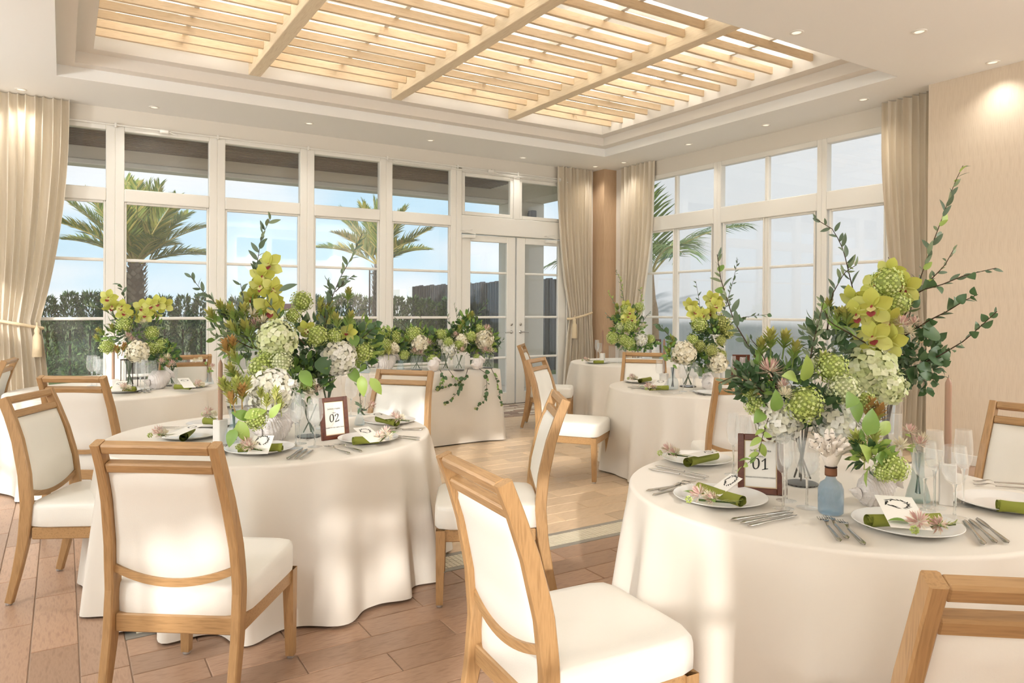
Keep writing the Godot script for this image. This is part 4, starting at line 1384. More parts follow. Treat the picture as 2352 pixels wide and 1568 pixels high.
# a fluted sea shell standing as a vase: a spiral body with a flared lip
func shell_vase(label: String, at: Vector3, turn: float, s: float) -> void:
	var t := thing("shell_vase", label, "vase", at, turn, "")
	var rows := []
	for i in 40:
		var f := i / 39.0
		var a := f * PI * 1.15 - 0.5
		var c := Vector3(-0.35 + 0.95 * f, 0.36 + 0.34 * pow(f, 2.4), 0)
		var rad := 0.12 + 0.30 * sin(PI * pow(f, 0.75)) + 0.10 * f
		var ridge := 1.0 + 0.07 * sin(i * 1.9)
		var tn := Vector3(0.95, 0.8 * pow(f, 1.4), 0).normalized()
		var nn := Vector3(-tn.y, tn.x, 0)
		var r := PackedVector3Array()
		for j in 32:
			var b := TAU * j / 32.0
			var fl := ridge + 0.05 * sin(b * 7.0 + i * 0.25)
			var p := c + (nn * cos(b) + Vector3(0, 0, 1) * sin(b) * 0.9) * rad * fl
			p.y = maxf(p.y, 0.0)
			r.append(p * s)
		rows.append(r)
	var mb := MB.new()
	mb.sheet(rows, true, true)
	# pointed spire at the closed end
	var sp := []
	for i in 8:
		var f := i / 7.0
		var rr := 0.16 * (1.0 - f) + 0.004
		var r := PackedVector3Array()
		for j in 16:
			var b := TAU * j / 16.0
			r.append((Vector3(-0.40 - 0.30 * f, 0.34 + 0.12 * f, 0) + Vector3(0, cos(b), sin(b)) * rr * (1.0 + 0.2 * sin(i * 2.6))) * s)
		sp.append(r)
	put("body", mb, M.shell, t)
	put("spire", MB.new().sheet(sp, false, true), M.shell, t)
	var lip := []
	for i in 5:
		var f := i / 4.0
		var r := PackedVector3Array()
		for j in 32:
			var b := TAU * j / 32.0
			var fl := 1.0 + 0.10 * sin(b * 5.0)
			var nn := Vector3(-0.62, 0.78, 0)
			r.append((Vector3(0.60 + 0.07 * f, 0.70 + 0.05 * f, 0) + (nn * cos(b) + Vector3(0, 0, 1) * sin(b) * 0.9) * (0.22 + 0.16 * f) * fl) * s)
		lip.append(r)
	put("lip", MB.new().sheet(lip, true, true), M.shell, t)

func coral(label: String, at: Vector3, s: float) -> void:
	var t := thing("coral", label, "coral", at, 0.4)
	rng.seed = 88
	put("base", MB.new().lathe([[0.0, 0.0], [0.16 * s, 0.0], [0.25 * s, 0.2 * s], [0.34 * s, 0.42 * s], [0.2 * s, 0.5 * s], [0.0, 0.5 * s]], 14), M.coral, t)
	for k in 26:
		var a := k * 2.399
		var tilt := sqrt((k + 0.5) / 26.0) * 1.15
		var d := Vector3(cos(a) * sin(tilt), cos(tilt), sin(a) * sin(tilt))
		var p := Vector3(0, 0.28 * s, 0)
		var l := s * rng.randf_range(0.55, 0.78)
		var mb := MB.new()
		var path := []
		for i in 5:
			path.append(p + d * (l * i / 4.0) + Vector3(rng.randfn(), rng.randfn(), rng.randfn()) * 0.02 * s)
		mb.tube(path, 0.11 * s, 0.075 * s, 8)
		for q in 3:
			var e: Vector3 = path[3 if q else 4]
			var d2 := (d + Vector3(rng.randfn(), rng.randfn(), rng.randfn()) * 0.45).normalized()
			mb.tube([e, e + d2 * 0.10 * s, e + d2 * 0.15 * s, e + d2 * 0.17 * s], 0.075 * s, 0.02 * s, 7)
		put("branch", mb, M.coral, t)

# ---------- flowers ----------
func star(mb: MB, p: Vector3, nn: Vector3, r: float, petals: int, spin: float) -> void:
	var s := nn.cross(Vector3(0.3, 0.9, 0.2)).normalized()
	var o := nn.cross(s)
	var b := mb.v.size()
	mb.pt(p - nn * r * 0.15, nn)
	for k in petals * 2:
		var a := TAU * k / (petals * 2) + spin
		var rr := r if k % 2 == 0 else r * 0.5
		var q := (s * cos(a) + o * sin(a))
		mb.pt(p + q * rr + nn * (r * 0.12 if k % 2 == 0 else 0.0), (nn + q * 0.35).normalized())
	for k in petals * 2:
		mb.ix.append_array([b, b + 1 + (k + 1) % (petals * 2), b + 1 + k])

func sphere_dir(k: int, n: int) -> Vector3:
	var y := 1.0 - 2.0 * (k + 0.5) / n
	var a := k * 2.39996
	return Vector3(cos(a) * sqrt(1.0 - y * y), y, sin(a) * sqrt(1.0 - y * y))

func flower_mesh(kind: String) -> ArrayMesh:
	var key := "mesh_" + kind
	if proto.has(key):
		return proto[key]
	rng.seed = hash(kind) % 1000
	var mb := MB.new()
	mb.colored = true
	var parts := kind.split(" ")
	var pal: Array = {
		"white": [Color(0.86, 0.84, 0.74), Color(0.90, 0.88, 0.80), Color(0.80, 0.78, 0.62)],
		"cream": [Color(0.84, 0.78, 0.58), Color(0.88, 0.83, 0.66), Color(0.78, 0.70, 0.50)],
		"lime": [Color(0.58, 0.68, 0.20), Color(0.70, 0.76, 0.34), Color(0.48, 0.58, 0.14)],
		"pale": [Color(0.74, 0.78, 0.46), Color(0.82, 0.84, 0.58), Color(0.66, 0.72, 0.36)],
		"olive": [Color(0.52, 0.55, 0.16), Color(0.62, 0.63, 0.22), Color(0.42, 0.46, 0.12)],
		"yellow": [Color(0.58, 0.60, 0.11), Color(0.66, 0.68, 0.20), Color(0.52, 0.52, 0.09)],
		"blush": [Color(0.84, 0.70, 0.56), Color(0.88, 0.82, 0.68), Color(0.70, 0.46, 0.40)],
		"green": [Color(0.26, 0.37, 0.09), Color(0.36, 0.46, 0.13), Color(0.46, 0.42, 0.11)],
		"rust": [Color(0.44, 0.28, 0.08), Color(0.34, 0.34, 0.08), Color(0.52, 0.30, 0.10)],
	}[parts[1]]
	match parts[0]:
		"hydrangea":
			for k in 165:
				var d := sphere_dir(k, 165)
				var p := d * rng.randf_range(0.80, 1.0)
				var nn := (d + Vector3(rng.randfn(), rng.randfn(), rng.randfn()) * 0.38).normalized()
				var s := nn.cross(Vector3(0.2, 0.95, 0.1)).normalized()
				var spin := rng.randf() * TAU
				mb.col = pal[rng.randi() % 3]
				for q in 4:
					mb.leaf(p, (s.rotated(nn, spin + q * PI / 2) + nn * 0.35).normalized(), nn, 0.19, 0.20, 0.28, 0.25, 0.58, 3, 0.55)
			mb.col = pal[2] * 0.8
			mb.lathe([[0.0, -0.8], [0.5, -0.6], [0.78, 0.0], [0.5, 0.6], [0.0, 0.8]], 12)
		"viburnum":
			for k in 190:
				var d := sphere_dir(k, 190)
				mb.col = pal[rng.randi() % 3]
				star(mb, d * rng.randf_range(0.84, 1.06), (d + Vector3(rng.randfn(), rng.randfn(), rng.randfn()) * 0.3).normalized(), rng.randf_range(0.11, 0.16), 5, rng.randf() * TAU)
			mb.col = pal[2] * 0.7
			mb.lathe([[0.0, -0.8], [0.5, -0.62], [0.8, 0.0], [0.5, 0.62], [0.0, 0.8]], 12)
		"orchid":
			# face along +z
			for q in 5:
				var a: float = [PI / 2, PI / 2 + 1.15, PI / 2 - 1.15, PI / 2 + 2.35, PI / 2 - 2.35][q]
				mb.col = pal[q % 3]
				var d := Vector3(cos(a), sin(a), 0.18).normalized()
				mb.leaf(Vector3(0, 0, -0.03 * (q % 2)), d, Vector3(0, 0, 1), 0.98, 0.74, 0.2, 0.35, 0.58, 7, 0.6)
		"lip":
			mb.col = Color(0.78, 0.70, 0.30)
			mb.leaf(Vector3(0, 0.06, 0.06), Vector3(0, -0.55, 0.8).normalized(), Vector3(0, 0.8, 0.55), 0.50, 0.42, -0.3, 0.5, 0.55, 5)
			mb.col = Color(0.32, 0.05, 0.05)
			mb.leaf(Vector3(0, -0.10, 0.30), Vector3(0, -0.85, 0.5).normalized(), Vector3(0, 0.5, 0.85), 0.34, 0.42, -0.2, 0.4, 0.4, 5)
			mb.leaf(Vector3(0, 0.14, 0.10), Vector3(0, -0.1, 0.99).normalized(), Vector3(0, 0.99, 0.1), 0.30, 0.13, 0.2, -0.4, 0.6, 4)
		"leucadendron":
			for ring in 5:
				for q in 5:
					var a := TAU * (q + ring * 0.5) / 5.0 + ring * 0.3
					var o := Vector3(cos(a), 0, sin(a))
					mb.col = pal[0].lerp(pal[2], ring / 5.0 + rng.randf_range(-0.1, 0.25)) if ring > 1 else pal[rng.randi() % 2]
					mb.leaf(Vector3(0, ring * 0.12, 0) + o * 0.02, (o * (0.75 - ring * 0.13) + Vector3.UP).normalized(), o, 0.58 - ring * 0.02, 0.17, -0.22, 0.35, 0.5, 4)
			mb.col = pal[0] * 0.8
			mb.tube([Vector3(0, -0.5, 0), Vector3(0, 0.6, 0)], 0.035, 0.03, 6)
		"bride":
			for k in 60:
				var d := sphere_dir(k, 90)
				d = (d + Vector3(rng.randfn(), rng.randfn(), rng.randfn()) * 0.15).normalized()
				mb.col = pal[rng.randi() % 3] if k > 14 else pal[2]
				mb.leaf(d * 0.15 + Vector3(0, -0.1, 0), d, Vector3.UP + d * 0.01, rng.randf_range(0.75, 1.0), 0.16, -0.15, 0.3, 0.55, 3)
		"berries":
			for k in 16:
				var d := sphere_dir(k, 16)
				mb.col = pal[rng.randi() % 3] * 0.8
				mb.lathe([[0.0, -0.22], [0.16, -0.15], [0.22, 0.0], [0.16, 0.15], [0.0, 0.22]], 8, d * 0.62)
	proto[key] = mb.mesh()
	return proto[key]

const NAMES := {"hydrangea": "hydrangea_head", "viburnum": "viburnum_cluster", "orchid": "orchid_flower", "leucadendron": "leucadendron_tip", "bride": "serruria_flower", "berries": "berry_cluster"}

# one flower head as a part of an arrangement; p is in the arrangement's own axes
func head(t: Node3D, kind: String, p: Vector3, r: float, face := Vector3.ZERO) -> void:
	var o := put(NAMES[kind.split(" ")[0]], flower_mesh(kind), M.petal, t)
	rng.seed = int(absf(p.x * 7919.0) + absf(p.y * 104729.0) + absf(p.z * 1299.0))
	var q: Basis
	if kind.begins_with("orchid"):
		var f := (-(t.position + p) + Vector3(0, 0.6, 0)).normalized()
		f = (f + Vector3(rng.randfn(), rng.randfn() * 0.6 - 0.15, rng.randfn()) * 0.4 + face).normalized()
		var side := Vector3.UP.cross(f).normalized()
		q = Basis(side, f.cross(side), f) * Basis(Vector3(0, 0, 1), rng.randf_range(-0.4, 0.4))
		var lip := put("lip", flower_mesh("lip yellow"), M.petal, o)
		lip.position = Vector3.ZERO
	elif kind.begins_with("leuc") or kind.begins_with("bride"):
		var u := (face + Vector3(0, 1, 0) + Vector3(rng.randfn(), 0, rng.randfn()) * 0.15).normalized()
		var side := u.cross(Vector3(0.3, 0.1, 0.9)).normalized()
		q = Basis(side, u, side.cross(u)) * Basis(Vector3.UP, rng.randf() * TAU)
	else:
		q = Basis.from_euler(Vector3(rng.randf() * 0.5, rng.randf() * TAU, rng.randf() * 0.5))
	o.transform = Transform3D(q * Basis.from_scale(Vector3.ONE * r), p)

func leaf_mesh(kind: int) -> ArrayMesh:
	var key := "leaf_%d" % kind
	if not proto.has(key):
		var mb := MB.new()
		mb.colored = true
		mb.col = [Color(0.13, 0.19, 0.115), Color(0.22, 0.28, 0.15), Color(0.20, 0.34, 0.07), Color(0.075, 0.15, 0.055), Color(0.34, 0.46, 0.10)][kind]
		mb.leaf(Vector3.ZERO, Vector3(1, 0, 0), Vector3(0, 1, 0), 1.0, [0.34, 0.30, 0.62, 0.9, 0.5][kind], [0.1, 0.14, 0.2, 0.22, 0.18][kind], 0.22, [0.45, 0.45, 0.4, 0.4, 0.42][kind], 6)
		proto[key] = mb.mesh()
	return proto[key]

func place_leaf(t: Node3D, kind: int, p: Vector3, d: Vector3, up: Vector3, l: float) -> void:
	d = d.normalized()
	var s := d.cross(up).normalized()
	var o := put("leaf", leaf_mesh(kind), M.green, t)
	o.transform = Transform3D(Basis(d, s.cross(d), s) * Basis.from_scale(Vector3.ONE * l), p)

# a leafy twig along a path; with singles each leaf is a piece of its own
func twig(t: Node3D, path: Array, n: int, l: float, kinds: Array, seed_: int, singles := true, thick := 0.003) -> void:
	rng.seed = seed_
	var cv := Curve3D.new()
	for p in path:
		cv.add_point(p)
	var pts := []
	for k in path.size():
		var a: Vector3 = path[maxi(k - 1, 0)]
		var b: Vector3 = path[mini(k + 1, path.size() - 1)]
		cv.set_point_in(k, (a - b) / 6.0)
		cv.set_point_out(k, (b - a) / 6.0)
	var total := cv.get_baked_length()
	for k in 13:
		pts.append(cv.sample_baked(total * k / 12.0))
	var br := put("branch", MB.new().tube(pts, thick, thick * 0.4, 6), M.twig, t)
	var mb := MB.new()
	mb.colored = true
	for k in n:
		var f := lerpf(0.12, 1.0, (k + 0.5) / n)
		var p := cv.sample_baked(total * f)
		var dir := (cv.sample_baked(minf(total * f + 0.01, total)) - cv.sample_baked(total * f - 0.012)).normalized()
		var out := dir.cross(Vector3(rng.randfn(), rng.randfn(), rng.randfn())).normalized()
		if k % 2:
			out = out.rotated(dir, PI)
		var d := (dir * rng.randf_range(0.5, 1.0) + out * rng.randf_range(0.5, 1.0)).normalized()
		var up := (Vector3(-0.5, 0.4, 0.8) + Vector3(rng.randfn(), rng.randfn(), rng.randfn()) * 0.6).normalized()
		var ll := l * rng.randf_range(0.7, 1.15) * (1.0 - 0.35 * f * f)
		var kd: int = kinds[rng.randi() % kinds.size()]
		if singles:
			place_leaf(br, kd, p, d, up, ll)
		else:
			mb.col = [Color(0.13, 0.19, 0.115), Color(0.22, 0.28, 0.15), Color(0.20, 0.34, 0.07), Color(0.075, 0.15, 0.055), Color(0.34, 0.46, 0.10)][kd]
			mb.leaf(p, d, up, ll, ll * [0.34, 0.30, 0.62, 0.9, 0.5][kd], 0.12, 0.2, 0.45, 3)
	if not singles:
		put("leaves", mb, M.green, br, "stuff")

# dense background greenery, nobody could count it
func filler(t: Node3D, p: Vector3, r: Vector3, n: int, l: float, kinds: Array, seed_: int) -> void:
	rng.seed = seed_
	var mb := MB.new()
	mb.colored = true
	for k in n:
		var d := Vector3(rng.randfn(), rng.randfn(), rng.randfn()).normalized()
		var q := d * pow(rng.randf(), 0.4)
		var dd := (d + Vector3(0, 0.5, 0) + Vector3(rng.randfn(), rng.randfn(), rng.randfn()) * 0.4).normalized()
		var kd: int = kinds[rng.randi() % kinds.size()]
		mb.col = [Color(0.13, 0.19, 0.115), Color(0.22, 0.28, 0.15), Color(0.20, 0.34, 0.07), Color(0.075, 0.15, 0.055), Color(0.36, 0.48, 0.11)][kd]
		mb.leaf(p + q * r, dd, Vector3(rng.randfn(), rng.randfn() + 0.5, rng.randfn()).normalized(), l * rng.randf_range(0.6, 1.2), l * [0.34, 0.30, 0.5, 0.7, 0.45][kd], 0.15, 0.2, 0.45, 3)
	put("foliage", mb, M.green, t, "stuff")

# a small sprig laid on a napkin: a few silky flowers, a broad leaf and berries
func sprig(label: String, at: Vector3, toward: Vector3, big := true) -> void:
	var d := toward - at
	d.y = 0.0
	var l := d.length()
	d = d.normalized()
	var s := d.cross(Vector3.UP)
	var t := thing("flower_sprig", label, "flower sprig", at, 0.0, "small flower sprigs on the napkins")
	head(t, "bride blush", Vector3(0, 0.012, 0), 0.034, -d * 1.2)
	head(t, "bride blush", d * l * 0.4 + s * 0.018 + Vector3(0, 0.004, 0), 0.028, -d * 1.4)
	head(t, "bride cream", d * l * 0.25 - s * 0.022, 0.026, -d * 1.2 - s)
	head(t, "berries lime", -d * 0.03 + s * 0.02 + Vector3(0, -0.004, 0), 0.016)
	place_leaf(t, 2, -d * 0.01 - s * 0.02, -d - s * 0.6 + Vector3(0, 0.3, 0), Vector3.UP, 0.055)
	if big:
		place_leaf(t, 2, d * l * 0.3 + Vector3(0, -0.004, 0), s * 0.8 + d * 0.3 + Vector3(0, 0.25, 0), Vector3.UP, 0.05)
	var st := []
	for k in 4:
		st.append(d * (l * k / 3.0) + Vector3(0, -0.008, 0))
	put("stem", MB.new().tube(st, 0.004, 0.002, 6), M.stem, t)
	var mb := MB.new()
	mb.colored = true
	rng.seed = 4
	for k in 26:
		var f := rng.randf()
		mb.col = [Color(0.30, 0.36, 0.10), Color(0.42, 0.44, 0.14)][k % 2]
		mb.leaf(d * l * f + Vector3(0, -0.006, 0), (d + s * rng.randf_range(-0.7, 0.7) + Vector3(0, rng.randf_range(0, 0.4), 0)).normalized(), Vector3.UP, 0.032, 0.004, 0.1, 0.2, 0.5, 2)
	put("needles", mb, M.green, t, "stuff")

const ORD := ["first", "second", "third"]

func bouquet(label: String, at: Vector3, heads: Array, group := "") -> Node3D:
	var t := thing("flower_arrangement", label, "flowers", at, 0.0, group)
	for h in heads:
		head(t, h[0], h[1] - at, h[2], h[3] if h.size() > 3 else Vector3.ZERO)
	return t

func rel(at: Vector3, pts: Array) -> Array:
	return pts.map(func(p): return p - at)

func set_table_01() -> void:
	var y := 0.70
	# place settings
	plate("white plate right in front of the 01 frame on table 01", Vector3(1.942, 0.700, -1.731), 0.160)
	plate("white plate at the left rear of table 01, beyond the paired knives", Vector3(2.349, 0.700, -2.227), 0.150)
	plate("white plate right of the blue coral bottle on table 01", Vector3(2.195, 0.700, -1.220), 0.155)
	plate("blurred white plate at the right edge of table 01", Vector3(2.726, 0.700, -1.177), 0.15)
	napkin("olive napkin roll before the 01 frame, a rosy sprig lying across it", Vector3(1.890, 0.745, -1.779), Vector3(1.881, 0.740, -1.582))
	napkin("olive napkin roll lying alone with its spiral end to us, left rear of table 01", Vector3(2.188, 0.735, -2.124), Vector3(2.393, 0.735, -2.166))
	napkin("olive napkin roll under a wreath card, right of the blue bottle", Vector3(2.054, 0.735, -1.257), Vector3(2.251, 0.735, -1.159))
	napkin("short blurred olive napkin at the right edge of table 01", Vector3(2.578, 0.735, -1.136), Vector3(2.617, 0.735, -1.077))
	menu_card("wreath menu card standing aslant in the napkin before the 01 frame", Vector3(1.866, 0.745, -1.690), Vector3(1.945, 0.800, -1.662), 0.078)
	menu_card("menu card lying flat on the lone napkin at the left rear of table 01", Vector3(2.194, 0.765, -2.104), Vector3(2.341, 0.765, -2.121), 0.06)
	menu_card("large wreath menu card resting on the napkin right of the blue bottle", Vector3(2.003, 0.760, -1.099), Vector3(2.187, 0.790, -1.259), 0.105)
	sprig("sprig with fluffy rosy flower and green berries before the 01 frame", Vector3(1.764, 0.752, -1.662), Vector3(1.837, 0.730, -1.572))
	sprig("cream feathery sprig hanging over the left rear plate of table 01", Vector3(2.195, 0.755, -2.243), Vector3(2.225, 0.730, -2.159))
	sprig("sprig with dark green leaf over the big wreath card on table 01", Vector3(2.033, 0.765, -1.099), Vector3(2.161, 0.735, -1.061))
	# cutlery
	for k in 3:
		cutlery("knife", "%s knife in the fanned trio between the 01 frame's plate and the blue bottle" % ORD[k], [Vector3(2.020, 0.703, -1.510), Vector3(2.013, 0.703, -1.491), Vector3(1.998, 0.703, -1.466)][k], [Vector3(1.778, 0.703, -1.538), Vector3(1.779, 0.703, -1.500), Vector3(1.773, 0.703, -1.468)][k])
		cutlery("fork", "%s fork in the trio just below the blue bottle" % ORD[k], [Vector3(2.054, 0.703, -1.421), Vector3(2.080, 0.703, -1.416), Vector3(2.083, 0.703, -1.381)][k], [Vector3(1.877, 0.703, -1.231), Vector3(1.923, 0.703, -1.239), Vector3(1.904, 0.703, -1.171)][k])
		cutlery("knife", "%s blurred knife in the trio at the lower right of table 01" % ORD[k], [Vector3(2.415, 0.703, -1.160), Vector3(2.431, 0.703, -1.150), Vector3(2.469, 0.703, -1.149)][k], [Vector3(2.199, 0.703, -1.001), Vector3(2.252, 0.703, -0.996), Vector3(2.275, 0.703, -0.973)][k])
		cutlery("fork", "%s fork in the trio at the left rim of table 01" % ORD[k], [Vector3(2.027, 0.703, -1.938), Vector3(2.063, 0.703, -1.964), Vector3(1.994, 0.703, -1.911)][k], [Vector3(1.796, 0.703, -1.942), Vector3(1.838, 0.703, -1.923), Vector3(1.773, 0.703, -1.886)][k])
	for k in 2:
		cutlery("knife", "%s knife in the pair along the left rear edge of table 01" % ORD[k], [Vector3(2.116, 0.703, -1.956), Vector3(2.161, 0.703, -1.971)][k], [Vector3(2.049, 0.703, -2.214), Vector3(2.108, 0.703, -2.245)][k])
		cutlery("fork", "%s blurred fork at the right rear of table 01" % ORD[k], [Vector3(3.019, 0.703, -1.377), Vector3(2.954, 0.703, -1.353)][k], [Vector3(3.081, 0.703, -1.309), Vector3(3.020, 0.703, -1.268)][k])
	# glasses
	wine_glass("tall flute left of the 01 frame", Vector3(2.292, 0.700, -1.976), true)
	wine_glass("wine glass half behind the upper left of the 01 frame", Vector3(2.379, 0.700, -1.996), false, 0.98)
	wine_glass("wine glass hidden behind the 01 frame with its rim showing", Vector3(2.457, 0.700, -2.006), false, 0.9)
	wine_glass("flute standing at the right front of the 01 frame", Vector3(2.048, 0.700, -1.553), true)
	wine_glass("wine glass between the 01 frame and the blue coral bottle", Vector3(2.126, 0.700, -1.519))
	wine_glass("flute directly behind the front flute by the 01 frame", Vector3(2.141, 0.700, -1.611), true, 0.97)
	wine_glass("wine glass just right of the green bottle on table 01", Vector3(2.438, 0.700, -1.295))
	wine_glass("flute left of the pink candle at the right of table 01", Vector3(2.498, 0.700, -1.295), true, 1.05)
	wine_glass("front wine glass right of the candle block on table 01", Vector3(2.439, 0.700, -1.201), false)
	wine_glass("rear flute right of the candle block on table 01", Vector3(2.617, 0.700, -1.261), true, 1.04)
	number_frame("01", "dark wooden frame with the table number 01", Vector3(2.089, 0.700, -1.772), Vector3(2.187, 0.700, -1.664), 0.157)
	candle("tall dusky pink taper candle at the right of table 01", "white stone candle block at the right of table 01", Vector3(2.582, 0.700, -1.295), 0.142, 0.30)
	# bottles, shell and coral
	var bb := vessel("blue_bottle", "round-shouldered blue glass bottle with a cork collar on table 01", "bottle", Vector3(2.130, 0.700, -1.433), [[0.0, 0.003], [0.034, 0.002], [0.039, 0.008], [0.040, 0.05], [0.039, 0.085], [0.032, 0.102], [0.019, 0.112], [0.015, 0.120], [0.015, 0.150]], M.glass_blue)
	put("cork_collar", MB.new().lathe([[0.0, 0.126], [0.0185, 0.126], [0.019, 0.132], [0.0185, 0.150], [0.016, 0.152], [0.0, 0.152]], 20), M.cork, bb)
	put("wire_ring", MB.new().lathe([[0.0185, 0.152], [0.020, 0.154], [0.0185, 0.157], [0.0, 0.157]], 20), M.bronze, bb)
	coral("piece of white branching coral standing on the blue bottle", Vector3(2.130, 0.700, -1.433) + Vector3(0, 0.157, 0), 0.105)
	shell_vase("large white ridged shell vase in the middle of table 01", Vector3(2.343, 0.700, -1.425), -0.35, 0.125)
	var gb := vessel("green_bottle", "flared pale green glass bottle holding silky flowers on table 01", "bottle", Vector3(2.527, 0.700, -1.366), [[0.0, 0.003], [0.036, 0.002], [0.040, 0.01], [0.034, 0.04], [0.022, 0.08], [0.019, 0.11], [0.020, 0.15], [0.024, 0.172]], M.glass_green)
	stems(gb, 0.012, 0.03, 0.17, 3, M.twig, 3)
	var tv := vessel("glass_vase", "tall clear cylinder vase holding the orchids on table 01", "vase", Vector3(2.857, 0.700, -1.676), [[0.0, 0.006], [0.058, 0.004], [0.060, 0.012], [0.060, 0.365], [0.0615, 0.37]], M.glass)
	stems(tv, 0.05, 0.02, 0.40, 9, M.twig, 5)
	put("water", MB.new().lathe([[0.0, 0.012], [0.057, 0.012], [0.057, 0.245], [0.0, 0.246]], 28), M.glass, tv)
	var pv := vessel("glass_vase", "pressed glass vase with a dark foot right behind the 01 frame", "vase", Vector3(2.395, 0.700, -1.733), [[0.058, 0.0], [0.060, 0.02], [0.060, 0.20], [0.062, 0.232]], M.pressed, 22)
	stems(pv, 0.05, 0.02, 0.24, 7, M.twig, 6)
	# the high arrangement
	var at := Vector3(2.857, 0.700, -1.676) + Vector3(0, 0.37, 0)
	var t := bouquet("towering orchid and hydrangea arrangement on table 01", at, [
		["hydrangea pale", Vector3(2.616, 1.145, -1.603), 0.098], ["hydrangea pale", Vector3(2.626, 1.079, -1.536), 0.07],
		["viburnum lime", Vector3(2.660, 1.470, -1.558), 0.062], ["viburnum lime", Vector3(2.678, 1.397, -1.532), 0.052], ["viburnum lime", Vector3(2.462, 1.031, -1.526), 0.042], ["viburnum lime", Vector3(2.471, 1.086, -1.618), 0.05],
		["orchid yellow", Vector3(2.574, 1.408, -1.627), 0.072], ["orchid yellow", Vector3(2.570, 1.380, -1.563), 0.078], ["orchid yellow", Vector3(2.558, 1.350, -1.615), 0.066], ["orchid yellow", Vector3(2.616, 1.337, -1.551), 0.07], ["orchid yellow", Vector3(2.658, 1.313, -1.543), 0.06],
		["orchid yellow", Vector3(2.590, 1.262, -1.571), 0.074], ["orchid yellow", Vector3(2.637, 1.251, -1.538), 0.07], ["orchid yellow", Vector3(2.709, 1.518, -1.575), 0.058], ["orchid yellow", Vector3(2.717, 1.454, -1.528), 0.068], ["orchid yellow", Vector3(2.663, 1.454, -1.606), 0.066],
		["bride blush", Vector3(2.644, 1.319, -1.493), 0.036], ["bride blush", Vector3(2.701, 1.320, -1.482), 0.032], ["bride cream", Vector3(2.675, 1.286, -1.484), 0.03],
		["leucadendron green", Vector3(2.508, 1.311, -1.669), 0.075], ["leucadendron green", Vector3(2.529, 1.312, -1.639), 0.08], ["leucadendron green", Vector3(2.524, 1.352, -1.716), 0.07], ["leucadendron rust", Vector3(2.456, 0.966, -1.481), 0.085], ["leucadendron rust", Vector3(2.440, 0.988, -1.504), 0.08]])
	filler(t, Vector3(2.527, 1.234, -1.711) - at, Vector3(0.11, 0.13, 0.09), 190, 0.05, [0, 1, 1, 3], 21)
	filler(t, Vector3(2.828, 1.167, -1.530) - at, Vector3(0.09, 0.12, 0.09), 170, 0.045, [3, 3, 0], 22)
	filler(t, Vector3(2.838, 1.211, -1.658) - at, Vector3(0.10, 0.20, 0.08), 190, 0.05, [3, 0, 1], 23)
	twig(t, rel(at, [Vector3(2.657, 1.285, -1.649), Vector3(2.632, 1.455, -1.684), Vector3(2.588, 1.599, -1.694), Vector3(2.551, 1.679, -1.712), Vector3(2.484, 1.726, -1.755)]), 20, 0.062, [0, 0, 1], 31)
	twig(t, rel(at, [Vector3(2.547, 1.284, -1.735), Vector3(2.516, 1.428, -1.692), Vector3(2.557, 1.512, -1.669), Vector3(2.607, 1.542, -1.651)]), 13, 0.055, [0, 1, 2], 32)
	twig(t, rel(at, [Vector3(2.784, 1.285, -1.592), Vector3(2.858, 1.465, -1.552), Vector3(2.914, 1.596, -1.538), Vector3(2.975, 1.753, -1.515), Vector3(3.014, 1.867, -1.499), Vector3(3.045, 1.945, -1.479)]), 30, 0.062, [0, 0, 1, 4], 33)
	twig(t, rel(at, [Vector3(2.789, 1.311, -1.585), Vector3(2.764, 1.441, -1.498), Vector3(2.748, 1.460, -1.410), Vector3(2.752, 1.494, -1.328), Vector3(2.759, 1.516, -1.228)]), 16, 0.05, [0, 3, 1], 34)
	twig(t, rel(at, [Vector3(2.801, 1.268, -1.567), Vector3(2.782, 1.326, -1.473), Vector3(2.765, 1.368, -1.386), Vector3(2.752, 1.403, -1.328), Vector3(2.738, 1.424, -1.277)]), 13, 0.05, [0, 3], 35)
	twig(t, rel(at, [Vector3(2.806, 1.132, -1.560), Vector3(2.807, 1.199, -1.437), Vector3(2.793, 1.257, -1.346), Vector3(2.788, 1.325, -1.276), Vector3(2.770, 1.365, -1.229)]), 15, 0.05, [0, 3], 36)
	twig(t, rel(at, [Vector3(2.801, 1.388, -1.568), Vector3(2.861, 1.481, -1.509), Vector3(2.886, 1.540, -1.465), Vector3(2.917, 1.607, -1.446)]), 14, 0.05, [0, 1, 4], 37)
	twig(t, rel(at, [Vector3(2.618, 1.221, -1.581), Vector3(2.499, 1.272, -1.594), Vector3(2.424, 1.321, -1.642), Vector3(2.407, 1.402, -1.667)]), 18, 0.055, [1, 1, 2], 38)
	twig(t, rel(at, [Vector3(2.797, 1.251, -1.573), Vector3(2.787, 1.388, -1.535), Vector3(2.732, 1.471, -1.561), Vector3(2.713, 1.573, -1.588)]), 5, 0.04, [0], 39, true, 0.0025)
	for q in [[3, Vector3(2.765, 1.272, -1.480), Vector3(0.8, 0.2, 0.3), 0.085], [3, Vector3(2.774, 1.190, -1.468), Vector3(0.8, -0.1, 0.4), 0.08], [3, Vector3(2.735, 1.157, -1.488), Vector3(0.6, -0.5, 0.4), 0.085], [3, Vector3(2.714, 1.139, -1.517), Vector3(0.7, -0.6, 0.3), 0.08]]:
		place_leaf(t, q[0], q[1] - at, q[2], Vector3(-0.4, 0.5, 0.8), q[3])
	# the low arrangement
	at = Vector3(2.395, 0.700, -1.733) + Vector3(0, 0.232, 0)
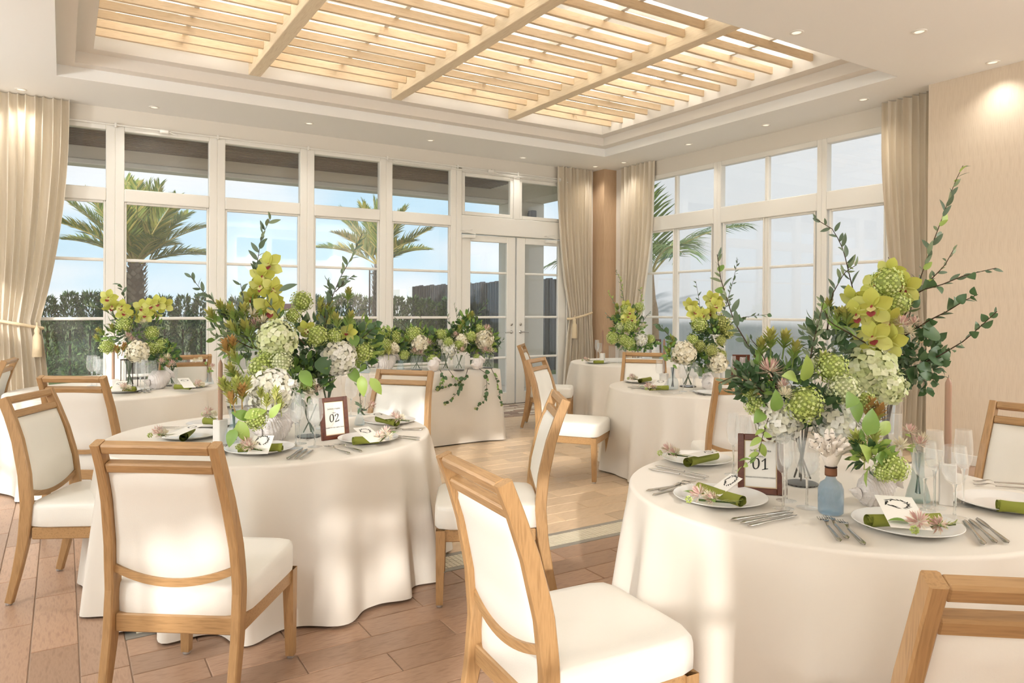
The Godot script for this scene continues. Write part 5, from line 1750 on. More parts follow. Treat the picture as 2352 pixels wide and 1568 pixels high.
	t = bouquet("low spreading hydrangea and viburnum arrangement behind the 01 frame", at, [
		["hydrangea white", Vector3(2.151, 0.979, -1.657), 0.084], ["hydrangea white", Vector3(2.297, 0.971, -1.520), 0.088], ["viburnum lime", Vector3(2.133, 1.047, -1.537), 0.064],
		["viburnum lime", Vector3(2.291, 1.163, -1.539), 0.055], ["viburnum pale", Vector3(2.280, 1.092, -1.488), 0.056], ["viburnum lime", Vector3(2.102, 1.069, -1.740), 0.03], ["viburnum lime", Vector3(2.088, 1.027, -1.702), 0.04],
		["bride blush", Vector3(2.081, 1.157, -1.637), 0.052], ["bride cream", Vector3(2.057, 1.083, -1.556), 0.034], ["bride blush", Vector3(2.086, 1.108, -1.584), 0.03], ["viburnum pale", Vector3(2.270, 1.170, -1.603), 0.025],
		["leucadendron green", Vector3(2.138, 1.229, -1.679), 0.085], ["leucadendron green", Vector3(2.114, 1.204, -1.706), 0.075], ["leucadendron green", Vector3(2.184, 1.228, -1.659), 0.08], ["leucadendron green", Vector3(2.205, 1.190, -1.634), 0.08], ["leucadendron olive", Vector3(2.291, 1.152, -1.576), 0.08]])
	filler(t, Vector3(2.188, 1.102, -1.679) - at, Vector3(0.14, 0.09, 0.10), 240, 0.045, [3, 0, 1, 2], 41)
	filler(t, Vector3(2.105, 1.101, -1.736) - at, Vector3(0.08, 0.07, 0.07), 120, 0.04, [3, 0, 3], 42)
	filler(t, Vector3(2.281, 1.020, -1.585) - at, Vector3(0.12, 0.07, 0.10), 150, 0.05, [3, 0], 43)
	twig(t, rel(at, [Vector3(2.176, 1.072, -1.670), Vector3(2.140, 1.201, -1.753), Vector3(2.119, 1.322, -1.828), Vector3(2.102, 1.482, -1.878), Vector3(2.103, 1.575, -1.897)]), 25, 0.064, [0, 0, 1, 2], 44)
	twig(t, rel(at, [Vector3(2.176, 1.025, -1.669), Vector3(2.049, 1.102, -1.671), Vector3(2.009, 1.135, -1.723), Vector3(1.954, 1.107, -1.753)]), 16, 0.05, [0, 1], 45)
	twig(t, rel(at, [Vector3(2.185, 1.042, -1.658), Vector3(2.149, 1.150, -1.687), Vector3(2.122, 1.227, -1.718), Vector3(2.102, 1.266, -1.741)]), 13, 0.05, [0, 1], 46)
	twig(t, rel(at, [Vector3(2.231, 1.076, -1.603), Vector3(2.297, 1.227, -1.625), Vector3(2.310, 1.322, -1.608), Vector3(2.321, 1.400, -1.595)]), 15, 0.055, [1, 1, 0], 47)
	twig(t, rel(at, [Vector3(2.039, 0.997, -1.608), Vector3(1.972, 0.949, -1.577), Vector3(1.924, 0.892, -1.555), Vector3(1.857, 0.854, -1.572)]), 11, 0.05, [2, 4], 48, true, 0.0015)
	for q in [[2, Vector3(2.021, 1.026, -1.568), Vector3(-0.1, 0.9, 0.2), 0.075], [2, Vector3(2.005, 1.022, -1.604), Vector3(-0.8, -0.3, 0.3), 0.07], [4, Vector3(2.140, 1.124, -1.545), Vector3(-0.2, 0.6, 0.3), 0.10], [4, Vector3(2.126, 1.131, -1.562), Vector3(-0.8, 0.2, 0.2), 0.09], [2, Vector3(2.249, 1.069, -1.440), Vector3(0.2, -0.9, 0.3), 0.085], [2, Vector3(2.253, 1.084, -1.435), Vector3(-0.7, -0.3, 0.3), 0.08]]:
		place_leaf(t, q[0], q[1] - at, q[2], Vector3(-0.4, 0.5, 0.8), q[3])
	# in the shell and the green bottle
	at = Vector3(2.343, 0.700, -1.425) + Vector3(0.04, 0.11, 0)
	t = bouquet("green tulip-like tips and a viburnum ball in the ridged shell on table 01", at, [
		["viburnum lime", Vector3(2.213, 0.872, -1.267), 0.044], ["viburnum lime", Vector3(2.195, 0.859, -1.293), 0.034], ["leucadendron olive", Vector3(2.179, 0.921, -1.364), 0.075, Vector3(-0.4, 0, 0)], ["leucadendron olive", Vector3(2.200, 0.931, -1.333), 0.075], ["leucadendron olive", Vector3(2.214, 0.898, -1.312), 0.06, Vector3(0.5, 0, 0)], ["leucadendron olive", Vector3(2.161, 0.885, -1.337), 0.055]])
	for q in [[4, Vector3(2.151, 0.890, -1.317), Vector3(-0.5, 0.5, 0.2), 0.09], [2, Vector3(2.161, 0.906, -1.302), Vector3(0.8, -0.3, 0.2), 0.09], [2, Vector3(2.147, 0.972, -1.322), Vector3(0.3, 0.9, 0.1), 0.09], [4, Vector3(2.207, 0.967, -1.323), Vector3(0.7, 0.5, 0.1), 0.08]]:
		place_leaf(t, q[0], q[1] - at, q[2], Vector3(-0.4, 0.5, 0.8), q[3])
	filler(t, Vector3(2.195, 0.902, -1.340) - at, Vector3(0.05, 0.05, 0.04), 50, 0.05, [2, 4, 3], 51)
	at = Vector3(2.527, 0.700, -1.366) + Vector3(0, 0.17, 0)
	t = bouquet("three silky pale pink flowers in the pale green bottle", at, [["bride blush", Vector3(2.369, 0.969, -1.308), 0.03], ["bride cream", Vector3(2.314, 0.928, -1.309), 0.032, Vector3(-1, 0, 0)], ["bride blush", Vector3(2.384, 0.931, -1.285), 0.03], ["bride cream", Vector3(2.415, 0.941, -1.290), 0.028]])
	twig(t, rel(at, [at, Vector3(2.372, 0.940, -1.303), Vector3(2.369, 0.969, -1.308)]), 5, 0.04, [1, 4], 52, true, 0.0015)

func set_table_02() -> void:
	plate("white plate in front of the white shell vase on table 02", Vector3(0.772, 0.700, -3.424), 0.155)
	plate("white plate just right of and before the 02 frame", Vector3(1.295, 0.700, -3.418), 0.15)
	plate("white plate at the far right of table 02, near the facing chair", Vector3(1.598, 0.700, -3.884), 0.15)
	plate("white plate at the left end of table 02 behind the chair back", Vector3(0.549, 0.700, -3.968), 0.15)
	plate("white plate behind the pink candle on table 02", Vector3(0.715, 0.700, -4.293), 0.14)
	napkin("olive napkin roll before the white shell on table 02", Vector3(0.668, 0.735, -3.373), Vector3(0.838, 0.735, -3.285))
	napkin("olive napkin roll beside the 02 frame with its spiral end to the left", Vector3(1.167, 0.735, -3.275), Vector3(1.283, 0.735, -3.259))
	napkin("olive napkin roll at the far right of table 02", Vector3(1.518, 0.735, -3.857), Vector3(1.551, 0.735, -3.659))
	napkin("olive napkin roll seen end-on at the left end of table 02", Vector3(0.494, 0.735, -3.776), Vector3(0.559, 0.735, -4.011))
	napkin("small olive napkin behind the pink candle on table 02", Vector3(0.665, 0.735, -4.262), Vector3(0.717, 0.735, -4.197))
	menu_card("wreath menu card standing in the napkin before the white shell", Vector3(0.704, 0.740, -3.168), Vector3(0.753, 0.800, -3.257), 0.088)
	menu_card("wreath menu card leaning left beside the 02 frame", Vector3(1.229, 0.750, -3.120), Vector3(1.216, 0.790, -3.309), 0.08)
	menu_card("menu card seen edge-on at the far right of table 02", Vector3(1.503, 0.765, -3.642), Vector3(1.477, 0.775, -3.819), 0.07)
	menu_card("bright menu card stretched towards the candle at the left of table 02", Vector3(0.432, 0.755, -3.724), Vector3(0.582, 0.775, -3.889), 0.065)
	sprig("sprig with two dark leaves and berries before the white shell on table 02", Vector3(0.674, 0.765, -3.237), Vector3(0.718, 0.750, -3.145))
	sprig("sprig with a starry pale flower beside the 02 frame", Vector3(1.296, 0.765, -3.192), Vector3(1.220, 0.750, -3.077))
	sprig("sprig of pale flowers and dark buds at the far right of table 02", Vector3(1.546, 0.760, -3.672), Vector3(1.589, 0.745, -3.582))
	sprig("sprig with one broad glossy leaf at the left end of table 02", Vector3(0.386, 0.760, -3.786), Vector3(0.428, 0.745, -3.751))
	sprig("sprig with a round bright leaf behind the pink candle", Vector3(0.691, 0.765, -4.314), Vector3(0.695, 0.745, -4.172))
	for k in 3:
		cutlery("knife", "%s knife in the trio between the shell plate and the 02 frame" % ORD[k], [Vector3(0.946, 0.703, -3.351), Vector3(0.962, 0.703, -3.330), Vector3(0.979, 0.703, -3.296)][k], [Vector3(0.827, 0.703, -3.155), Vector3(0.857, 0.703, -3.148), Vector3(0.875, 0.703, -3.127)][k])
	for k in 2:
		cutlery("fork", "%s fork in the pair in front of the 02 frame" % ORD[k], [Vector3(1.059, 0.703, -3.382), Vector3(1.112, 0.703, -3.415)][k], [Vector3(1.098, 0.703, -3.113), Vector3(1.163, 0.703, -3.119)][k])
		cutlery("knife", "%s knife in the pair right of the plate by the 02 frame" % ORD[k], [Vector3(1.453, 0.703, -3.461), Vector3(1.440, 0.703, -3.397)][k], [Vector3(1.522, 0.703, -3.349), Vector3(1.488, 0.703, -3.300)][k])
		cutlery("fork", "%s fork in the pair at the right rim of table 02" % ORD[k], [Vector3(1.462, 0.703, -3.607), Vector3(1.498, 0.703, -3.665)][k], [Vector3(1.683, 0.703, -3.589), Vector3(1.649, 0.703, -3.544)][k])
		cutlery("fork", "%s fork beside the shell plate on table 02, half behind the chair back" % ORD[k], [Vector3(0.675, 0.703, -3.609), Vector3(0.667, 0.703, -3.639)][k], [Vector3(0.591, 0.703, -3.380), Vector3(0.582, 0.703, -3.406)][k])
		cutlery("knife", "%s knife at the rear left of table 02 by the bright menu card" % ORD[k], [Vector3(0.549, 0.703, -4.252), Vector3(0.573, 0.703, -4.287)][k], [Vector3(0.455, 0.703, -4.291), Vector3(0.484, 0.703, -4.323)][k])
	wine_glass("flute in front of the pressed glass vase on table 02", Vector3(0.933, 0.700, -3.413), true)
	wine_glass("second flute just behind the front one on table 02", Vector3(0.979, 0.700, -3.511), true, 0.98)
	wine_glass("wine glass at the left edge of the 02 frame", Vector3(1.020, 0.700, -3.398))
	wine_glass("flute right of the 02 frame behind the olive sprig bottle", Vector3(1.590, 0.700, -4.258), true)
	wine_glass("wine glass right of the tall vase on table 02", Vector3(1.497, 0.700, -4.249), false, 1.0)
	wine_glass("wine glass behind the blue stem bottle on table 02", Vector3(0.812, 0.700, -4.102))
	wine_glass("second wine glass behind the blue stem bottle, nearer the shell", Vector3(0.873, 0.700, -4.150))
	number_frame("02", "reddish wooden frame with the table number 02", Vector3(1.085, 0.700, -3.528), Vector3(1.257, 0.700, -3.566), 0.155)
	candle("tall dusky pink taper candle at the left of table 02", "white stone candle block at the left of table 02", Vector3(0.647, 0.700, -3.694), 0.12, 0.295, 0.05)
	var bv := vessel("stem_bottle", "pale blue glass bottle with upright green tips on table 02", "bottle", Vector3(0.705, 0.700, -3.660), [[0.0, 0.003], [0.04, 0.002], [0.045, 0.01], [0.044, 0.05], [0.036, 0.075], [0.022, 0.09], [0.020, 0.12], [0.024, 0.168]], M.glass_pale)
	stems(bv, 0.012, 0.02, 0.17, 5, M.stem, 11)
	var at := Vector3(0.705, 0.700, -3.660) + Vector3(0, 0.16, 0)
	var t := bouquet("upright reddish green tips in the pale blue bottle on table 02", at, [
		["leucadendron olive", Vector3(0.621, 0.964, -3.322), 0.085], ["leucadendron olive", Vector3(0.644, 0.984, -3.300), 0.09], ["leucadendron rust", Vector3(0.665, 0.960, -3.288), 0.085], ["leucadendron olive", Vector3(0.609, 0.992, -3.343), 0.08, Vector3(-0.3, 0, 0)], ["leucadendron olive", Vector3(0.682, 0.990, -3.317), 0.085, Vector3(0.3, 0, 0)], ["leucadendron rust", Vector3(0.628, 0.940, -3.281), 0.07]])
	for q in [[4, Vector3(0.647, 0.874, -3.270), Vector3(0.3, -0.9, 0.3), 0.11], [4, Vector3(0.669, 0.882, -3.268), Vector3(0.8, 0.3, 0.1), 0.10], [2, Vector3(0.632, 0.839, -3.261), Vector3(-0.4, -0.8, 0.3), 0.08]]:
		place_leaf(t, q[0], q[1] - at, q[2], Vector3(-0.4, 0.5, 0.8), q[3])
	shell_vase("white fluted shell vase in the middle of table 02", Vector3(0.873, 0.700, -3.640), 0.35, 0.165)
	at = Vector3(0.873, 0.700, -3.640) + Vector3(0.02, 0.15, 0)
	t = bouquet("green bud tips and lime viburnum in the white shell on table 02", at, [
		["viburnum lime", Vector3(0.725, 0.871, -3.291), 0.052], ["leucadendron olive", Vector3(0.768, 0.921, -3.284), 0.07], ["leucadendron olive", Vector3(0.805, 0.948, -3.278), 0.075], ["leucadendron olive", Vector3(0.833, 0.905, -3.293), 0.065], ["leucadendron olive", Vector3(0.753, 0.957, -3.317), 0.06]])
	for q in [[4, Vector3(0.680, 0.851, -3.278), Vector3(-0.7, -0.5, 0.2), 0.09], [2, Vector3(0.696, 0.876, -3.295), Vector3(-0.8, 0.4, 0.2), 0.08], [4, Vector3(0.778, 0.874, -3.262), Vector3(0.4, 0.7, 0.2), 0.08]]:
		place_leaf(t, q[0], q[1] - at, q[2], Vector3(-0.4, 0.5, 0.8), q[3])
	var pv := vessel("glass_vase", "pressed glass vase with a dark foot left of the 02 frame", "vase", Vector3(1.071, 0.700, -3.676), [[0.058, 0.0], [0.060, 0.02], [0.060, 0.13], [0.062, 0.16]], M.pressed, 20)
	stems(pv, 0.05, 0.02, 0.17, 6, M.stem, 12)
	var tv := vessel("glass_vase", "tall clear cylinder vase with a dark rim on table 02", "vase", Vector3(1.227, 0.700, -3.860), [[0.0, 0.006], [0.072, 0.004], [0.075, 0.012], [0.075, 0.305]], M.glass)
	put("rim_band", MB.new().lathe([[0.074, 0.300], [0.0765, 0.300], [0.0765, 0.307], [0.074, 0.307]], 32), M.bronze, tv)
	stems(tv, 0.06, 0.02, 0.33, 9, M.stem, 13)
	var ob := vessel("small_bottle", "tiny clear bottle with an olive sprig right of the 02 frame", "bottle", Vector3(1.424, 0.700, -3.896), [[0.0, 0.003], [0.028, 0.002], [0.03, 0.01], [0.024, 0.035], [0.013, 0.06], [0.012, 0.085], [0.016, 0.10]], M.glass_pale)
	at = Vector3(1.424, 0.700, -3.896) + Vector3(0, 0.08, 0)
	t = bouquet("single olive sprig and a blush flower in the tiny bottle on table 02", at, [["bride blush", Vector3(1.357, 0.857, -3.547), 0.034, Vector3(1, 0, 0)]])
	twig(t, rel(at, [at, Vector3(1.308, 0.872, -3.566), Vector3(1.303, 0.939, -3.568), Vector3(1.291, 0.973, -3.572)]), 14, 0.05, [0, 0, 1], 61)
	twig(t, rel(at, [at, Vector3(1.333, 0.837, -3.557), Vector3(1.357, 0.857, -3.547)]), 3, 0.03, [1], 62)
	for q in [[4, Vector3(1.304, 1.016, -3.545), Vector3(0.0, -1.0, 0.3), 0.11], [4, Vector3(1.346, 1.002, -3.530), Vector3(0.5, -0.8, 0.3), 0.105]]:
		place_leaf(t, q[0], q[1] - at, q[2], Vector3(-0.4, 0.5, 0.8), q[3])
	# the big arrangement
	at = Vector3(1.227, 0.700, -3.860) + Vector3(0, 0.30, 0)
	t = bouquet("wide arrangement of hydrangeas, orchids and olive branches on table 02", at, [
		["hydrangea pale", Vector3(0.893, 1.206, -3.598), 0.098], ["hydrangea white", Vector3(0.835, 0.971, -3.476), 0.112], ["hydrangea white", Vector3(1.237, 1.099, -3.690), 0.09], ["viburnum pale", Vector3(0.889, 1.101, -3.508), 0.056], ["viburnum lime", Vector3(0.803, 1.073, -3.539), 0.066], ["viburnum lime", Vector3(0.843, 1.123, -3.579), 0.05],
		["viburnum lime", Vector3(1.383, 1.123, -3.754), 0.062], ["viburnum lime", Vector3(1.124, 1.219, -3.716), 0.062], ["viburnum lime", Vector3(1.087, 1.397, -3.867), 0.06], ["viburnum lime", Vector3(1.013, 1.321, -3.773), 0.045], ["viburnum lime", Vector3(1.217, 1.213, -3.714), 0.045], ["viburnum lime", Vector3(1.074, 0.971, -3.719), 0.045],
		["orchid yellow", Vector3(0.901, 1.582, -3.779), 0.075, Vector3(-1, 0.5, 0)], ["orchid yellow", Vector3(0.860, 1.523, -3.767), 0.07], ["orchid yellow", Vector3(0.850, 1.473, -3.749), 0.065], ["orchid yellow", Vector3(0.894, 1.458, -3.729), 0.07], ["orchid yellow", Vector3(0.874, 1.363, -3.723), 0.095, Vector3(0, -0.5, 0)], ["orchid yellow", Vector3(0.803, 1.411, -3.795), 0.06], ["orchid yellow", Vector3(0.925, 1.404, -3.757), 0.068],
		["bride cream", Vector3(0.794, 1.328, -3.706), 0.05], ["bride blush", Vector3(0.808, 1.279, -3.693), 0.045], ["bride cream", Vector3(0.843, 1.290, -3.690), 0.045], ["bride blush", Vector3(1.114, 0.941, -3.663), 0.035], ["bride cream", Vector3(1.074, 0.920, -3.664), 0.032],
		["leucadendron green", Vector3(0.635, 1.286, -3.747), 0.095, Vector3(-0.6, 0, 0)], ["leucadendron green", Vector3(0.683, 1.332, -3.746), 0.09, Vector3(-0.5, 0, 0)], ["leucadendron green", Vector3(0.718, 1.301, -3.713), 0.10, Vector3(-0.4, 0, 0)], ["leucadendron green", Vector3(0.758, 1.300, -3.712), 0.10, Vector3(-0.3, 0, 0)], ["leucadendron green", Vector3(0.777, 1.216, -3.652), 0.11, Vector3(-0.5, 0, 0)], ["leucadendron green", Vector3(0.728, 1.227, -3.664), 0.10, Vector3(-0.6, 0, 0)],
		["leucadendron rust", Vector3(0.663, 1.144, -3.593), 0.085, Vector3(-0.4, 0, 0)], ["leucadendron rust", Vector3(0.687, 1.158, -3.592), 0.085, Vector3(-0.2, 0, 0)], ["leucadendron green", Vector3(0.706, 1.091, -3.561), 0.095, Vector3(-0.4, 0, 0)], ["leucadendron green", Vector3(0.680, 1.035, -3.512), 0.09, Vector3(-0.7, 0, 0)], ["leucadendron green", Vector3(0.708, 1.000, -3.500), 0.085, Vector3(-0.6, 0, 0)],
		["leucadendron green", Vector3(1.189, 1.313, -3.805), 0.09], ["leucadendron green", Vector3(1.226, 1.320, -3.802), 0.09], ["leucadendron green", Vector3(1.245, 1.258, -3.742), 0.095], ["leucadendron green", Vector3(1.333, 1.403, -3.839), 0.085], ["leucadendron green", Vector3(1.310, 1.273, -3.764), 0.09, Vector3(0.3, 0, 0)], ["leucadendron olive", Vector3(1.168, 1.355, -3.806), 0.08], ["orchid yellow", Vector3(1.205, 1.327, -3.828), 0.06], ["orchid yellow", Vector3(1.312, 1.226, -3.769), 0.055], ["orchid yellow", Vector3(1.079, 1.253, -3.739), 0.055]])
	filler(t, Vector3(0.797, 1.243, -3.799) - at, Vector3(0.17, 0.15, 0.12), 300, 0.055, [0, 1, 1, 2], 71)
	filler(t, Vector3(1.131, 1.144, -3.837) - at, Vector3(0.20, 0.16, 0.13), 360, 0.055, [3, 0, 1, 3], 72)
	filler(t, Vector3(1.055, 0.990, -3.774) - at, Vector3(0.17, 0.12, 0.12), 220, 0.055, [2, 3, 2], 73)
	filler(t, Vector3(1.392, 1.161, -3.855) - at, Vector3(0.12, 0.13, 0.10), 170, 0.06, [2, 3, 4], 74)
	twig(t, rel(at, [Vector3(0.886, 1.153, -3.792), Vector3(0.843, 1.376, -3.795), Vector3(0.838, 1.576, -3.796), Vector3(0.859, 1.721, -3.792), Vector3(0.904, 1.823, -3.782)]), 30, 0.085, [0, 0, 1], 75)
	twig(t, rel(at, [Vector3(0.828, 1.157, -3.744), Vector3(0.706, 1.289, -3.757), Vector3(0.624, 1.396, -3.756), Vector3(0.569, 1.449, -3.758), Vector3(0.520, 1.513, -3.759)]), 24, 0.075, [0, 0, 1], 76)
	twig(t, rel(at, [Vector3(1.179, 1.168, -3.803), Vector3(1.226, 1.402, -3.804), Vector3(1.276, 1.521, -3.810), Vector3(1.345, 1.643, -3.812), Vector3(1.406, 1.778, -3.816)]), 30, 0.075, [0, 0, 1], 77)
	twig(t, rel(at, [Vector3(1.226, 1.402, -3.804), Vector3(1.214, 1.484, -3.805), Vector3(1.206, 1.520, -3.815)]), 8, 0.055, [0], 78)
	twig(t, rel(at, [Vector3(1.250, 1.450, -3.802), Vector3(1.308, 1.510, -3.795), Vector3(1.350, 1.542, -3.798)]), 9, 0.05, [0], 79)
	twig(t, rel(at, [Vector3(0.766, 1.245, -3.749), Vector3(0.766, 1.398, -3.749), Vector3(0.749, 1.484, -3.748)]), 12, 0.06, [0, 1], 80)
	twig(t, rel(at, [Vector3(0.790, 1.162, -3.663), Vector3(0.685, 1.218, -3.648), Vector3(0.604, 1.230, -3.632)]), 11, 0.06, [1, 1, 0], 81)
	twig(t, rel(at, [Vector3(1.035, 1.180, -3.625), Vector3(0.928, 1.290, -3.632), Vector3(0.876, 1.366, -3.635), Vector3(0.849, 1.402, -3.637)]), 10, 0.06, [0], 82)
	twig(t, rel(at, [Vector3(1.310, 1.144, -3.763), Vector3(1.406, 1.213, -3.756), Vector3(1.472, 1.279, -3.745)]), 9, 0.06, [0, 3], 83)
	place_leaf(t, 0, Vector3(0.925, 1.447, -3.706) - at, Vector3(0.7, 0.35, 0.4), Vector3(-0.4, 0.5, 0.8), 0.10)
	for q in [[2, Vector3(0.995, 1.055, -3.558), Vector3(0.5, -0.8, 0.2), 0.10], [2, Vector3(0.944, 1.056, -3.566), Vector3(-0.5, -0.7, 0.2), 0.10], [2, Vector3(1.285, 1.044, -3.689), Vector3(0.5, -0.7, 0.2), 0.10], [3, Vector3(1.128, 1.108, -3.675), Vector3(0.2, -0.6, 0.3), 0.10], [2, Vector3(1.350, 1.219, -3.752), Vector3(-0.3, -0.7, 0.3), 0.09]]:
		place_leaf(t, q[0], q[1] - at, q[2], Vector3(-0.4, 0.5, 0.8), q[3])

func far_tables() -> void:
	# table 03
	plate("white plate at the front left of table 03", Vector3(0.400, 0.700, -6.304), 0.14)
	plate("white plate below the 03 frame on table 03", Vector3(0.893, 0.700, -6.409), 0.14)
	napkin("olive napkin roll at the front left of table 03", Vector3(0.311, 0.735, -6.239), Vector3(0.471, 0.735, -6.148))
	napkin("olive napkin roll below the 03 frame", Vector3(0.746, 0.735, -6.166), Vector3(0.846, 0.735, -6.074))
	menu_card("menu card at the front left of table 03", Vector3(0.330, 0.740, -6.016), Vector3(0.384, 0.790, -6.249), 0.08)
	menu_card("menu card leaning in the napkin below the 03 frame", Vector3(0.823, 0.745, -5.950), Vector3(0.817, 0.790, -6.280), 0.085)
	sprig("pale sprig at the front left of table 03", Vector3(0.386, 0.755, -6.093), Vector3(0.425, 0.750, -5.990))
	sprig("pale sprig below the 03 frame", Vector3(0.901, 0.755, -6.084), Vector3(0.910, 0.750, -5.917))
	for k in 3:
		cutlery("fork", "%s cutlery between the two plates of table 03" % ORD[k], [Vector3(0.549, 0.703, -6.428), Vector3(0.578, 0.703, -6.411), Vector3(0.608, 0.703, -6.394)][k], [Vector3(0.485, 0.703, -6.098), Vector3(0.519, 0.703, -6.078), Vector3(0.552, 0.703, -6.091)][k])
	wine_glass("wine glass at the far left of table 03", Vector3(0.205, 0.700, -6.909), false, 1.1)
	wine_glass("flute between the left wine glasses of table 03", Vector3(0.236, 0.700, -6.816), true)
	wine_glass("wine glass left of the candle on table 03", Vector3(0.262, 0.700, -6.691), false, 1.02)
	wine_glass("wine glass in front of the metal-framed vase on table 03", Vector3(0.514, 0.700, -6.306))
	wine_glass("flute before the white shell on table 03", Vector3(0.540, 0.700, -6.257), true)
	wine_glass("wine glass in front of the white shell on table 03", Vector3(0.605, 0.700, -6.391))
	wine_glass("wine glass left of the 03 frame", Vector3(0.870, 0.700, -6.938))
	wine_glass("flute crossing the left edge of the 03 frame", Vector3(0.944, 0.700, -6.983), true, 1.02)
	number_frame("03", "frame with the table number 03 on table 03", Vector3(0.935, 0.700, -7.077), Vector3(1.103, 0.700, -6.983), 0.165)
	candle("pink taper candle on table 03 by the left windows", "small white candle block on table 03", Vector3(0.348, 0.700, -6.679), 0.07, 0.30, 0.06)
	var mv := vessel("glass_vase", "clear cylinder vase in a thin black wire frame on table 03", "vase", Vector3(0.465, 0.700, -6.687), [[0.0, 0.006], [0.055, 0.004], [0.058, 0.012], [0.058, 0.22]], M.glass)
	for k in 4:
		put("wire_leg", MB.new().tube([Vector3(0.066, 0.0, 0).rotated(Vector3.UP, k * PI / 2), Vector3(0.066, 0.225, 0).rotated(Vector3.UP, k * PI / 2)], 0.003, 0.003, 6), M.bronze, mv)
	put("wire_ring", MB.new().lathe([[0.064, 0.222], [0.069, 0.222], [0.069, 0.227], [0.064, 0.227]], 24), M.bronze, mv)
	stems(mv, 0.045, 0.02, 0.23, 9, M.stem, 14)
	shell_vase("pale shell vase on table 03", Vector3(0.635, 0.700, -6.410), 0.5, 0.17)
	var p3 := vessel("glass_vase", "short pressed glass vase right of the shell on table 03", "vase", Vector3(0.764, 0.700, -6.594), [[0.048, 0.0], [0.05, 0.02], [0.05, 0.12], [0.052, 0.14]], M.pressed, 18)
	stems(p3, 0.04, 0.02, 0.15, 6, M.stem, 15)
	vessel("small_bottle", "small clear bottle right of the 03 frame", "bottle", Vector3(1.064, 0.700, -6.581), [[0.0, 0.003], [0.036, 0.002], [0.038, 0.01], [0.026, 0.04], [0.015, 0.065], [0.014, 0.09], [0.02, 0.105]], M.glass_pale)
	var at := Vector3(1.064, 0.700, -6.581) + Vector3(0, 0.09, 0)
	var t := bouquet("small pale flowers in the bottle right of the 03 frame", at, [["bride blush", Vector3(1.015, 0.882, -6.160), 0.035], ["bride cream", Vector3(0.929, 0.940, -6.168), 0.03], ["bride cream", Vector3(0.891, 0.934, -6.172), 0.028]])
	twig(t, rel(at, [at, Vector3(0.987, 0.872, -6.163), Vector3(0.945, 0.926, -6.167)]), 6, 0.05, [2, 4], 63, false, 0.002)
	at = Vector3(0.465, 0.700, -6.687) + Vector3(0, 0.23, 0)
	t = bouquet("orchid and hydrangea arrangement on table 03 before the hedge", at, [
		["hydrangea cream", Vector3(0.500, 1.004, -6.362), 0.088], ["viburnum lime", Vector3(0.411, 1.219, -6.446), 0.065], ["viburnum lime", Vector3(0.677, 1.047, -6.456), 0.062], ["viburnum lime", Vector3(0.292, 1.048, -6.417), 0.058], ["viburnum lime", Vector3(0.607, 1.151, -6.458), 0.06], ["viburnum lime", Vector3(0.738, 1.023, -6.484), 0.035], ["viburnum lime", Vector3(0.613, 1.024, -6.459), 0.06],
		["orchid yellow", Vector3(0.308, 1.429, -6.498), 0.075], ["orchid yellow", Vector3(0.321, 1.371, -6.468), 0.075], ["orchid yellow", Vector3(0.400, 1.364, -6.465), 0.07], ["orchid yellow", Vector3(0.411, 1.312, -6.455), 0.07], ["orchid yellow", Vector3(0.540, 1.354, -6.490), 0.075], ["orchid yellow", Vector3(0.603, 1.369, -6.457), 0.07], ["orchid yellow", Vector3(0.654, 1.390, -6.455), 0.075], ["orchid yellow", Vector3(0.705, 1.373, -6.482), 0.075], ["orchid yellow", Vector3(0.644, 1.312, -6.455), 0.065], ["orchid yellow", Vector3(0.563, 1.291, -6.459), 0.07], ["orchid yellow", Vector3(0.478, 1.277, -6.493), 0.065],
		["leucadendron rust", Vector3(0.398, 1.013, -6.385), 0.08], ["leucadendron rust", Vector3(0.362, 0.993, -6.386), 0.08], ["leucadendron green", Vector3(0.278, 1.134, -6.498), 0.09, Vector3(-0.8, 0, 0)], ["leucadendron green", Vector3(0.342, 1.151, -6.466), 0.09, Vector3(-0.5, 0, 0)], ["leucadendron green", Vector3(0.254, 1.083, -6.498), 0.08, Vector3(-1.0, 0, 0)],
		["bride blush", Vector3(0.439, 1.127, -6.414), 0.04], ["bride blush", Vector3(0.464, 1.099, -6.413), 0.036], ["bride cream", Vector3(0.549, 1.236, -6.440), 0.04], ["bride blush", Vector3(0.671, 0.924, -6.337), 0.04], ["bride blush", Vector3(0.743, 0.904, -6.333), 0.04], ["bride cream", Vector3(0.708, 0.958, -6.335), 0.04]])
	filler(t, Vector3(0.479, 1.146, -6.543) - at, Vector3(0.22, 0.18, 0.14), 300, 0.06, [0, 1, 2], 91)
	filler(t, Vector3(0.696, 0.967, -6.485) - at, Vector3(0.12, 0.10, 0.10), 120, 0.06, [2, 3], 92)
	twig(t, rel(at, [Vector3(0.475, 1.165, -6.493), Vector3(0.435, 1.357, -6.495), Vector3(0.398, 1.496, -6.496), Vector3(0.374, 1.547, -6.497)]), 14, 0.08, [0, 3], 93, false)
	twig(t, rel(at, [Vector3(0.399, 1.236, -6.495), Vector3(0.293, 1.322, -6.498), Vector3(0.145, 1.373, -6.500)]), 12, 0.08, [0, 1], 94, false)
	# the middle table
	plate("white plate by the pale blue bottle on the middle table", Vector3(4.176, 0.700, -4.408), 0.14)
	plate("white plate at the far left of the middle table", Vector3(4.398, 0.700, -4.878), 0.13)
	plate("white plate at the right front of the middle table, behind leaves", Vector3(4.317, 0.700, -3.916), 0.14)
	napkin("olive napkin roll by the pale blue bottle on the middle table", Vector3(3.953, 0.735, -4.251), Vector3(4.100, 0.735, -4.203))
	napkin("olive napkin roll at the far left of the middle table", Vector3(4.282, 0.735, -4.727), Vector3(4.463, 0.735, -4.801))
